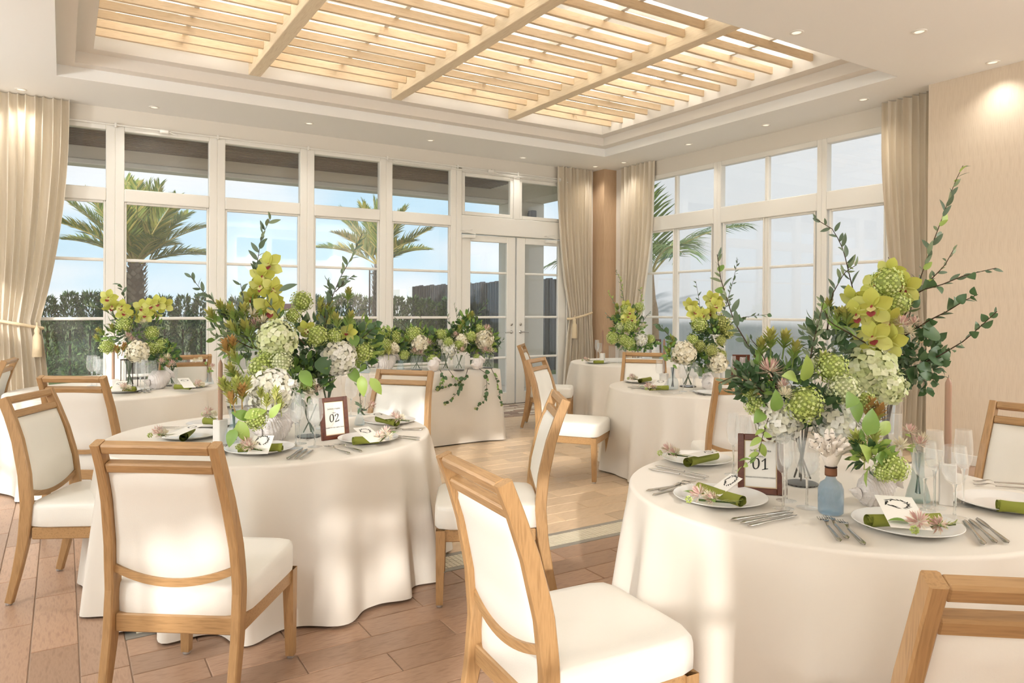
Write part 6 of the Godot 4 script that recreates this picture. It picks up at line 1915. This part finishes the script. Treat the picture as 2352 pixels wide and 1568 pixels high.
	menu_card("menu card on the middle table beside the candle block", Vector3(4.055, 0.745, -4.270), Vector3(4.185, 0.780, -4.357), 0.085)
	sprig("brownish sprig by the pale blue bottle on the middle table", Vector3(3.837, 0.755, -4.146), Vector3(3.958, 0.750, -4.130))
	sprig("white sprig at the far left of the middle table", Vector3(4.172, 0.765, -4.705), Vector3(4.168, 0.750, -4.622))
	for k in 2:
		cutlery("knife", "%s knife at the front of the middle table" % ORD[k], [Vector3(4.131, 0.703, -4.124), Vector3(4.080, 0.703, -4.054)][k], [Vector3(3.989, 0.703, -4.171), Vector3(3.952, 0.703, -4.095)][k])
		cutlery("fork", "%s fork left of the front plate on the middle table" % ORD[k], [Vector3(4.182, 0.703, -4.561), Vector3(4.126, 0.703, -4.480)][k], [Vector3(4.020, 0.703, -4.577), Vector3(3.981, 0.703, -4.488)][k])
		cutlery("fork", "%s fork at the right front of the middle table" % ORD[k], [Vector3(4.193, 0.703, -3.926), Vector3(4.148, 0.703, -3.857)][k], [Vector3(4.247, 0.703, -4.059), Vector3(4.200, 0.703, -3.986)][k])
	wine_glass("wine glass left of the candle on the middle table", Vector3(4.294, 0.700, -4.491))
	wine_glass("wine glass right of the pale blue bottle on the middle table", Vector3(4.233, 0.700, -4.163))
	wine_glass("second wine glass before the hydrangea on the middle table", Vector3(4.330, 0.700, -4.143), false, 1.02)
	wine_glass("flute near the back of a dark frame on the middle table", Vector3(5.346, 0.700, -4.617), true, 0.9)
	wine_glass("wine glass before the dark frame back on the middle table", Vector3(5.493, 0.700, -4.629), false, 0.9)
	number_frame("", "dark wooden frame seen from behind on the middle table", Vector3(5.443, 0.700, -4.753), Vector3(5.630, 0.700, -4.649), 0.17, true)
	candle("pink taper candle on the middle table", "grey-white candle block on the middle table", Vector3(4.396, 0.700, -4.550), 0.11, 0.30, 0.065)
	var b4 := vessel("stem_bottle", "pale blue bottle with leafy stems on the middle table", "bottle", Vector3(4.294, 0.700, -4.342), [[0.0, 0.003], [0.042, 0.002], [0.046, 0.01], [0.046, 0.06], [0.036, 0.085], [0.02, 0.10], [0.018, 0.13], [0.022, 0.18]], M.glass_pale)
	stems(b4, 0.012, 0.02, 0.18, 4, M.twig, 16)
	at = Vector3(4.294, 0.700, -4.342) + Vector3(0, 0.17, 0)
	t = bouquet("leafy stems in the pale blue bottle on the middle table", at, [["bride blush", Vector3(4.212, 0.933, -4.207), 0.04], ["bride blush", Vector3(4.189, 0.946, -4.228), 0.035], ["leucadendron green", Vector3(4.171, 1.045, -4.245), 0.08], ["leucadendron green", Vector3(4.191, 1.080, -4.226), 0.08], ["leucadendron green", Vector3(4.158, 0.991, -4.256), 0.07]])
	filler(t, Vector3(4.179, 1.009, -4.238) - at, Vector3(0.05, 0.11, 0.05), 70, 0.05, [2, 2, 4], 95)
	var v4 := vessel("glass_vase", "clear glass cylinder vase at the centre of the middle table", "vase", Vector3(4.528, 0.700, -4.398), [[0.0, 0.006], [0.066, 0.004], [0.068, 0.012], [0.068, 0.19]], M.glass)
	put("foot_ring", MB.new().lathe([[0.0, 0.001], [0.068, 0.001], [0.071, 0.004], [0.068, 0.008]], 28), M.bronze, v4)
	stems(v4, 0.05, 0.02, 0.2, 7, M.stem, 17)
	shell_vase("white shell vase at the right front of the middle table", Vector3(4.534, 0.700, -4.170), 0.9, 0.13)
	at = Vector3(4.528, 0.700, -4.398) + Vector3(0, 0.19, 0)
	t = bouquet("yellow orchid and lime viburnum arrangement on the middle table", at, [
		["hydrangea cream", Vector3(4.235, 1.009, -4.154), 0.095], ["hydrangea cream", Vector3(4.487, 0.934, -4.036), 0.085], ["viburnum olive", Vector3(4.608, 1.249, -4.115), 0.082], ["viburnum olive", Vector3(4.649, 1.185, -4.072), 0.066], ["viburnum olive", Vector3(4.369, 1.064, -4.118), 0.052], ["viburnum olive", Vector3(4.407, 1.036, -4.028), 0.054], ["viburnum olive", Vector3(4.532, 1.109, -4.041), 0.046], ["viburnum olive", Vector3(4.512, 0.998, -4.018), 0.046], ["viburnum lime", Vector3(4.402, 1.239, -4.155), 0.068], ["viburnum lime", Vector3(4.325, 1.116, -4.156), 0.05],
		["orchid yellow", Vector3(4.377, 1.398, -4.223), 0.075], ["orchid yellow", Vector3(4.380, 1.338, -4.192), 0.075], ["orchid yellow", Vector3(4.542, 1.450, -4.155), 0.075], ["orchid yellow", Vector3(4.544, 1.392, -4.124), 0.075], ["orchid yellow", Vector3(4.446, 1.320, -4.160), 0.07], ["orchid yellow", Vector3(4.523, 1.335, -4.132), 0.07], ["orchid yellow", Vector3(4.392, 1.281, -4.165), 0.065], ["orchid yellow", Vector3(4.603, 1.425, -4.135), 0.07]])
	filler(t, Vector3(4.560, 1.175, -4.188) - at, Vector3(0.16, 0.16, 0.12), 300, 0.06, [3, 3, 0, 2], 96)
	filler(t, Vector3(4.435, 0.935, -4.165) - at, Vector3(0.16, 0.07, 0.10), 140, 0.06, [3, 2], 97)
	twig(t, rel(at, [Vector3(4.287, 1.008, -4.215), Vector3(4.177, 1.116, -4.227), Vector3(4.095, 1.204, -4.257), Vector3(4.037, 1.250, -4.266)]), 14, 0.07, [3, 0], 98, false)
	twig(t, rel(at, [Vector3(4.582, 1.184, -4.114), Vector3(4.676, 1.400, -4.116), Vector3(4.742, 1.618, -4.097), Vector3(4.791, 1.784, -4.095)]), 22, 0.055, [0, 0], 99, false)
	twig(t, rel(at, [Vector3(4.606, 1.185, -4.089), Vector3(4.779, 1.292, -4.058), Vector3(5.012, 1.322, -3.959)]), 14, 0.06, [0, 3], 100, false)
	twig(t, rel(at, [Vector3(4.434, 1.185, -4.166), Vector3(4.423, 1.434, -4.177), Vector3(4.403, 1.595, -4.197)]), 10, 0.05, [0], 101, false)
	# the far table by the pillar
	plate("white plate on the far table beside the corner pillar", Vector3(5.483, 0.700, -6.812), 0.15)
	napkin("olive napkin roll on the far table", Vector3(5.286, 0.735, -6.632), Vector3(5.386, 0.735, -6.578))
	sprig("pale sprig on the far table beside the pillar", Vector3(5.161, 0.765, -6.629), Vector3(5.194, 0.750, -6.532))
	wine_glass("flute left of the candle on the far table", Vector3(5.750, 0.700, -7.152), true, 1.05)
	wine_glass("wine glass beside the flute on the far table", Vector3(5.827, 0.700, -7.196), false, 0.95)
	number_frame("", "small wooden frame at the back of the far table", Vector3(7.040, 0.700, -7.593), Vector3(7.218, 0.700, -7.500), 0.17)
	candle("pink taper candle on the far table", "white candle block on the far table", Vector3(5.766, 0.700, -7.059), 0.10, 0.30, 0.05)
	for q in [[1409, 832, "left"], [1428, 830, "middle"], [1478, 826, "right"]]:
		pass
	vessel("glass_vase", "left slim clear vase on the far table", "vase", Vector3(5.697, 0.700, -6.774), [[0.0, 0.005], [0.05, 0.004], [0.052, 0.01], [0.052, 0.21]], M.glass)
	vessel("glass_vase", "front clear vase with stems on the far table", "vase", Vector3(5.792, 0.700, -6.723), [[0.0, 0.005], [0.05, 0.004], [0.052, 0.01], [0.052, 0.19]], M.glass)
	vessel("glass_vase", "right clear vase on the far table, near the small frame", "vase", Vector3(6.526, 0.700, -7.088), [[0.0, 0.005], [0.06, 0.004], [0.062, 0.01], [0.062, 0.13]], M.glass)
	at = Vector3(5.792, 0.700, -6.723) + Vector3(0, 0.19, 0)
	t = bouquet("lime and yellow arrangement on the far table before the pillar", at, [
		["viburnum lime", Vector3(5.856, 1.339, -6.722), 0.075], ["viburnum lime", Vector3(6.018, 1.377, -6.667), 0.07], ["viburnum lime", Vector3(5.861, 1.153, -6.678), 0.095], ["orchid yellow", Vector3(5.831, 1.259, -6.677), 0.08], ["orchid yellow", Vector3(5.855, 1.323, -6.657), 0.075], ["orchid yellow", Vector3(5.815, 1.222, -6.691), 0.075], ["orchid yellow", Vector3(5.871, 1.233, -6.643), 0.075], ["orchid yellow", Vector3(5.884, 1.408, -6.764), 0.075],
		["viburnum lime", Vector3(5.667, 1.005, -6.749), 0.078], ["viburnum lime", Vector3(5.823, 0.953, -6.634), 0.08], ["viburnum lime", Vector3(5.755, 0.986, -6.651), 0.07], ["hydrangea white", Vector3(6.004, 0.982, -6.616), 0.08], ["viburnum lime", Vector3(6.155, 0.990, -6.610), 0.06], ["viburnum pale", Vector3(5.783, 1.131, -6.742), 0.07], ["bride blush", Vector3(5.962, 1.111, -6.626), 0.045], ["bride cream", Vector3(6.033, 1.153, -6.603), 0.045], ["leucadendron green", Vector3(5.775, 1.247, -6.815), 0.10], ["leucadendron green", Vector3(5.795, 1.344, -6.798), 0.10]])
	filler(t, Vector3(5.930, 1.112, -6.774) - at, Vector3(0.22, 0.26, 0.15), 300, 0.075, [2, 2, 4, 3], 102)
	filler(t, Vector3(6.087, 0.922, -6.723) - at, Vector3(0.25, 0.08, 0.12), 130, 0.07, [2, 2, 3], 103)
	twig(t, rel(at, [Vector3(5.889, 1.301, -6.760), Vector3(5.847, 1.542, -6.779), Vector3(5.814, 1.730, -6.790), Vector3(5.765, 1.825, -6.815)]), 24, 0.05, [1, 4], 104, false)
	twig(t, rel(at, [Vector3(5.824, 1.247, -6.790), Vector3(5.734, 1.461, -6.825), Vector3(5.676, 1.568, -6.856)]), 18, 0.05, [1, 4], 105, false)
	twig(t, rel(at, [Vector3(5.978, 1.248, -6.725), Vector3(6.075, 1.463, -6.683), Vector3(6.058, 1.614, -6.698)]), 16, 0.05, [1, 4], 106, false)
	twig(t, rel(at, [Vector3(6.061, 1.140, -6.696), Vector3(6.142, 1.275, -6.668), Vector3(6.199, 1.329, -6.660)]), 8, 0.06, [1, 0], 107, false)
	twig(t, rel(at, [Vector3(5.796, 1.140, -6.797), Vector3(5.702, 1.247, -6.834), Vector3(5.640, 1.300, -6.843)]), 10, 0.05, [3, 0], 108, false)

func head_table() -> void:
	var y := 0.742
	vessel("small_bottle", "conical clear bottle at the left end of the head table", "bottle", Vector3(2.424, 0.742, -6.520), [[0.0, 0.003], [0.055, 0.002], [0.062, 0.01], [0.04, 0.06], [0.03, 0.09], [0.036, 0.14]], M.glass_pale)
	shell_vase("cream scalloped shell vase on the head table, above the facing chair", Vector3(2.671, 0.742, -6.653), 0.2, 0.20)
	vessel("small_bottle", "little clear bottle between shell and ribbed vase on the head table", "bottle", Vector3(2.839, 0.742, -6.616), [[0.0, 0.003], [0.036, 0.002], [0.04, 0.01], [0.03, 0.05], [0.024, 0.07], [0.03, 0.10]], M.glass_pale)
	for q in [[Vector3(2.978, 0.742, -6.540), "leftmost ribbed glass vase on the head table", 18], [Vector3(3.345, 0.742, -6.339), "middle ribbed glass vase on the head table", 18], [Vector3(3.729, 0.742, -6.422), "right-hand ribbed glass vase at the end of the head table", 18]]:
		var v := vessel("glass_vase", q[1], "vase", q[0], [[0.052, 0.0], [0.056, 0.02], [0.056, 0.13], [0.058, 0.145]], M.pressed, q[2], "ribbed vases on the head table")
		stems(v, 0.045, 0.02, 0.15, 8, M.stem, 18)
	shell_vase("small white shell in the middle of the head table", Vector3(3.075, 0.742, -6.375), 0.7, 0.13)
	var gv := vessel("glass_vase", "clear straight glass vase near the middle of the head table", "vase", Vector3(3.231, 0.742, -6.401), [[0.0, 0.005], [0.045, 0.004], [0.047, 0.01], [0.047, 0.16]], M.glass)
	stems(gv, 0.035, 0.02, 0.17, 6, M.stem, 19)
	shell_vase("pinkish white shell at the right of the head table", Vector3(3.546, 0.742, -6.344), 0.4, 0.13)
	candle("slim pink taper candle among the flowers of the head table", "white candle block half hidden on the head table", Vector3(3.822, 0.742, -6.818), 0.05, 0.30, 0.05)
	var sets := [
		[Vector3(2.424, 0.742, -6.520) + Vector3(0, 0.14, 0), "lime flowers at the left end of the head table", [["viburnum lime", Vector3(2.484, 0.987, -6.635), 0.085], ["viburnum lime", Vector3(2.577, 1.068, -6.671), 0.08], ["bride cream", Vector3(2.591, 0.965, -6.613), 0.05], ["viburnum lime", Vector3(2.620, 1.056, -6.641), 0.075]], Vector3(2.563, 0.981, -6.727), Vector3(0.14, 0.14, 0.1)],
		[Vector3(2.671, 0.742, -6.653) + Vector3(0, 0.15, 0), "lime balls and pale petals in the scalloped shell on the head table", [["viburnum lime", Vector3(2.677, 1.005, -6.616), 0.07], ["viburnum lime", Vector3(2.627, 0.943, -6.604), 0.055], ["viburnum lime", Vector3(2.782, 1.066, -6.648), 0.075], ["leucadendron olive", Vector3(2.690, 0.901, -6.558), 0.10], ["hydrangea cream", Vector3(2.755, 0.961, -6.594), 0.06], ["leucadendron olive", Vector3(2.802, 1.054, -6.619), 0.09], ["viburnum lime", Vector3(2.725, 1.108, -6.702), 0.07]], Vector3(2.742, 1.008, -6.695), Vector3(0.16, 0.14, 0.1)],
		[Vector3(2.978, 0.742, -6.540) + Vector3(0, 0.14, 0), "cream hydrangea with peach flowers in the leftmost ribbed vase", [["viburnum lime", Vector3(2.980, 1.103, -6.611), 0.08], ["hydrangea cream", Vector3(3.024, 1.008, -6.559), 0.085], ["bride blush", Vector3(2.964, 0.923, -6.563), 0.055], ["bride blush", Vector3(3.020, 0.905, -6.539), 0.05], ["bride blush", Vector3(3.103, 1.007, -6.545), 0.06], ["viburnum lime", Vector3(2.863, 0.894, -6.587), 0.055], ["viburnum lime", Vector3(2.949, 1.062, -6.658), 0.06]], Vector3(3.048, 1.015, -6.686), Vector3(0.2, 0.16, 0.1)],
		[Vector3(3.231, 0.742, -6.401) + Vector3(0, 0.16, 0), "white hydrangea with lime viburnum in the straight vase of the head table", [["hydrangea white", Vector3(3.312, 0.939, -6.485), 0.085], ["viburnum lime", Vector3(3.285, 1.020, -6.453), 0.055], ["viburnum lime", Vector3(3.270, 1.090, -6.589), 0.06], ["viburnum lime", Vector3(3.404, 0.986, -6.463), 0.055], ["hydrangea white", Vector3(3.291, 1.013, -6.612), 0.06], ["bride blush", Vector3(3.411, 1.081, -6.544), 0.05], ["viburnum lime", Vector3(3.120, 0.853, -6.479), 0.05]], Vector3(3.361, 0.988, -6.651), Vector3(0.2, 0.14, 0.1)],
		[Vector3(3.345, 0.742, -6.339) + Vector3(0, 0.14, 0), "tall green spray over the middle ribbed vase of the head table", [["leucadendron green", Vector3(3.571, 1.212, -6.617), 0.11], ["leucadendron green", Vector3(3.525, 1.145, -6.607), 0.11], ["leucadendron green", Vector3(3.642, 1.235, -6.605), 0.11], ["leucadendron green", Vector3(3.456, 1.102, -6.544), 0.10], ["hydrangea cream", Vector3(3.465, 1.027, -6.512), 0.07], ["bride blush", Vector3(3.419, 0.932, -6.405), 0.05], ["viburnum lime", Vector3(3.548, 1.072, -6.461), 0.06]], Vector3(3.585, 1.097, -6.641), Vector3(0.15, 0.2, 0.1)],
		[Vector3(3.729, 0.742, -6.422) + Vector3(0, 0.14, 0), "creamy hydrangea and blush flowers at the right end of the head table", [["hydrangea cream", Vector3(3.714, 1.033, -6.481), 0.10], ["bride blush", Vector3(3.761, 1.145, -6.507), 0.06], ["bride blush", Vector3(3.796, 1.075, -6.513), 0.055], ["viburnum lime", Vector3(3.702, 1.144, -6.570), 0.06], ["bride blush", Vector3(3.679, 0.925, -6.392), 0.05], ["bride cream", Vector3(3.742, 0.919, -6.383), 0.05], ["viburnum lime", Vector3(3.590, 0.860, -6.414), 0.04]], Vector3(3.776, 1.003, -6.607), Vector3(0.16, 0.16, 0.1)]]
	var n := 0
	for s in sets:
		var t := bouquet(s[1], s[0], s[2], "")
		filler(t, s[3] - s[0], s[4], 190, 0.075, [2, 2, 3, 4, 0], 110 + n)
		n += 1
		if n == 5:
			twig(t, rel(s[0], [Vector3(3.552, 1.075, -6.627), Vector3(3.480, 1.258, -6.639), Vector3(3.445, 1.402, -6.642)]), 12, 0.06, [1, 0], 120, false)
			twig(t, rel(s[0], [Vector3(3.643, 1.120, -6.605), Vector3(3.713, 1.326, -6.592), Vector3(3.813, 1.442, -6.564)]), 16, 0.06, [0, 0], 121, false)
			twig(t, rel(s[0], [Vector3(3.481, 1.053, -6.639), Vector3(3.410, 1.190, -6.650), Vector3(3.365, 1.303, -6.663)]), 9, 0.06, [1, 0], 122, false)
		if n == 3:
			twig(t, rel(s[0], [Vector3(3.064, 1.037, -6.679), Vector3(3.091, 1.192, -6.676), Vector3(3.083, 1.303, -6.680)]), 9, 0.05, [1, 1], 123, false)
			twig(t, rel(s[0], [Vector3(2.988, 1.038, -6.692), Vector3(2.940, 1.149, -6.692), Vector3(2.825, 1.259, -6.720)]), 11, 0.06, [0, 1], 124, false)
		if n == 6:
			twig(t, rel(s[0], [Vector3(3.826, 0.935, -6.554), Vector3(3.895, 0.960, -6.490), Vector3(3.944, 1.052, -6.458)]), 8, 0.06, [3, 0], 125, false)
	# ivy trailing down over the cloth, its leaves single pieces
	var zf := -6.31
	var vines := [
		[[Vector3(3.214, 0.758, -6.310), Vector3(3.281, 0.670, -6.300), Vector3(3.349, 0.616, -6.290), Vector3(3.291, 0.512, -6.290), Vector3(3.165, 0.422, -6.285)], "long ivy trail down the middle of the head table's cloth"],
		[[Vector3(3.119, 0.762, -6.310), Vector3(3.162, 0.676, -6.300), Vector3(3.119, 0.607, -6.290), Vector3(3.082, 0.566, -6.290)], "short leafy ivy trail beside the facing chair's back"],
		[[Vector3(3.433, 0.758, -6.310), Vector3(3.393, 0.665, -6.300), Vector3(3.310, 0.610, -6.290), Vector3(3.157, 0.583, -6.290), Vector3(3.086, 0.575, -6.290)], "ivy trail crossing sideways over the head table's cloth"],
		[[Vector3(3.557, 0.753, -6.310), Vector3(3.643, 0.697, -6.300), Vector3(3.638, 0.557, -6.290), Vector3(3.606, 0.419, -6.285), Vector3(3.503, 0.356, -6.280)], "ivy trail ending in a dark cluster at the right of the head table"],
		[[Vector3(3.700, 0.751, -6.310), Vector3(3.756, 0.639, -6.300), Vector3(3.776, 0.528, -6.280), Vector3(3.802, 0.372, -6.270)], "ivy trail along the right corner of the head table"]]
	n = 0
	for v in vines:
		var o: Vector3 = v[0][0]
		var t := thing("ivy_trail", v[1], "ivy", o, 0.0, "")
		twig(t, rel(o, v[0]), 13, 0.05, [3, 2, 3], 130 + n, true, 0.003)
		head(t, "berries olive", v[0][v[0].size() - 1] - o, 0.018)
		n += 1

func dress_tables() -> void:
	table_materials()
	set_table_01()
	set_table_02()
	far_tables()
	head_table()
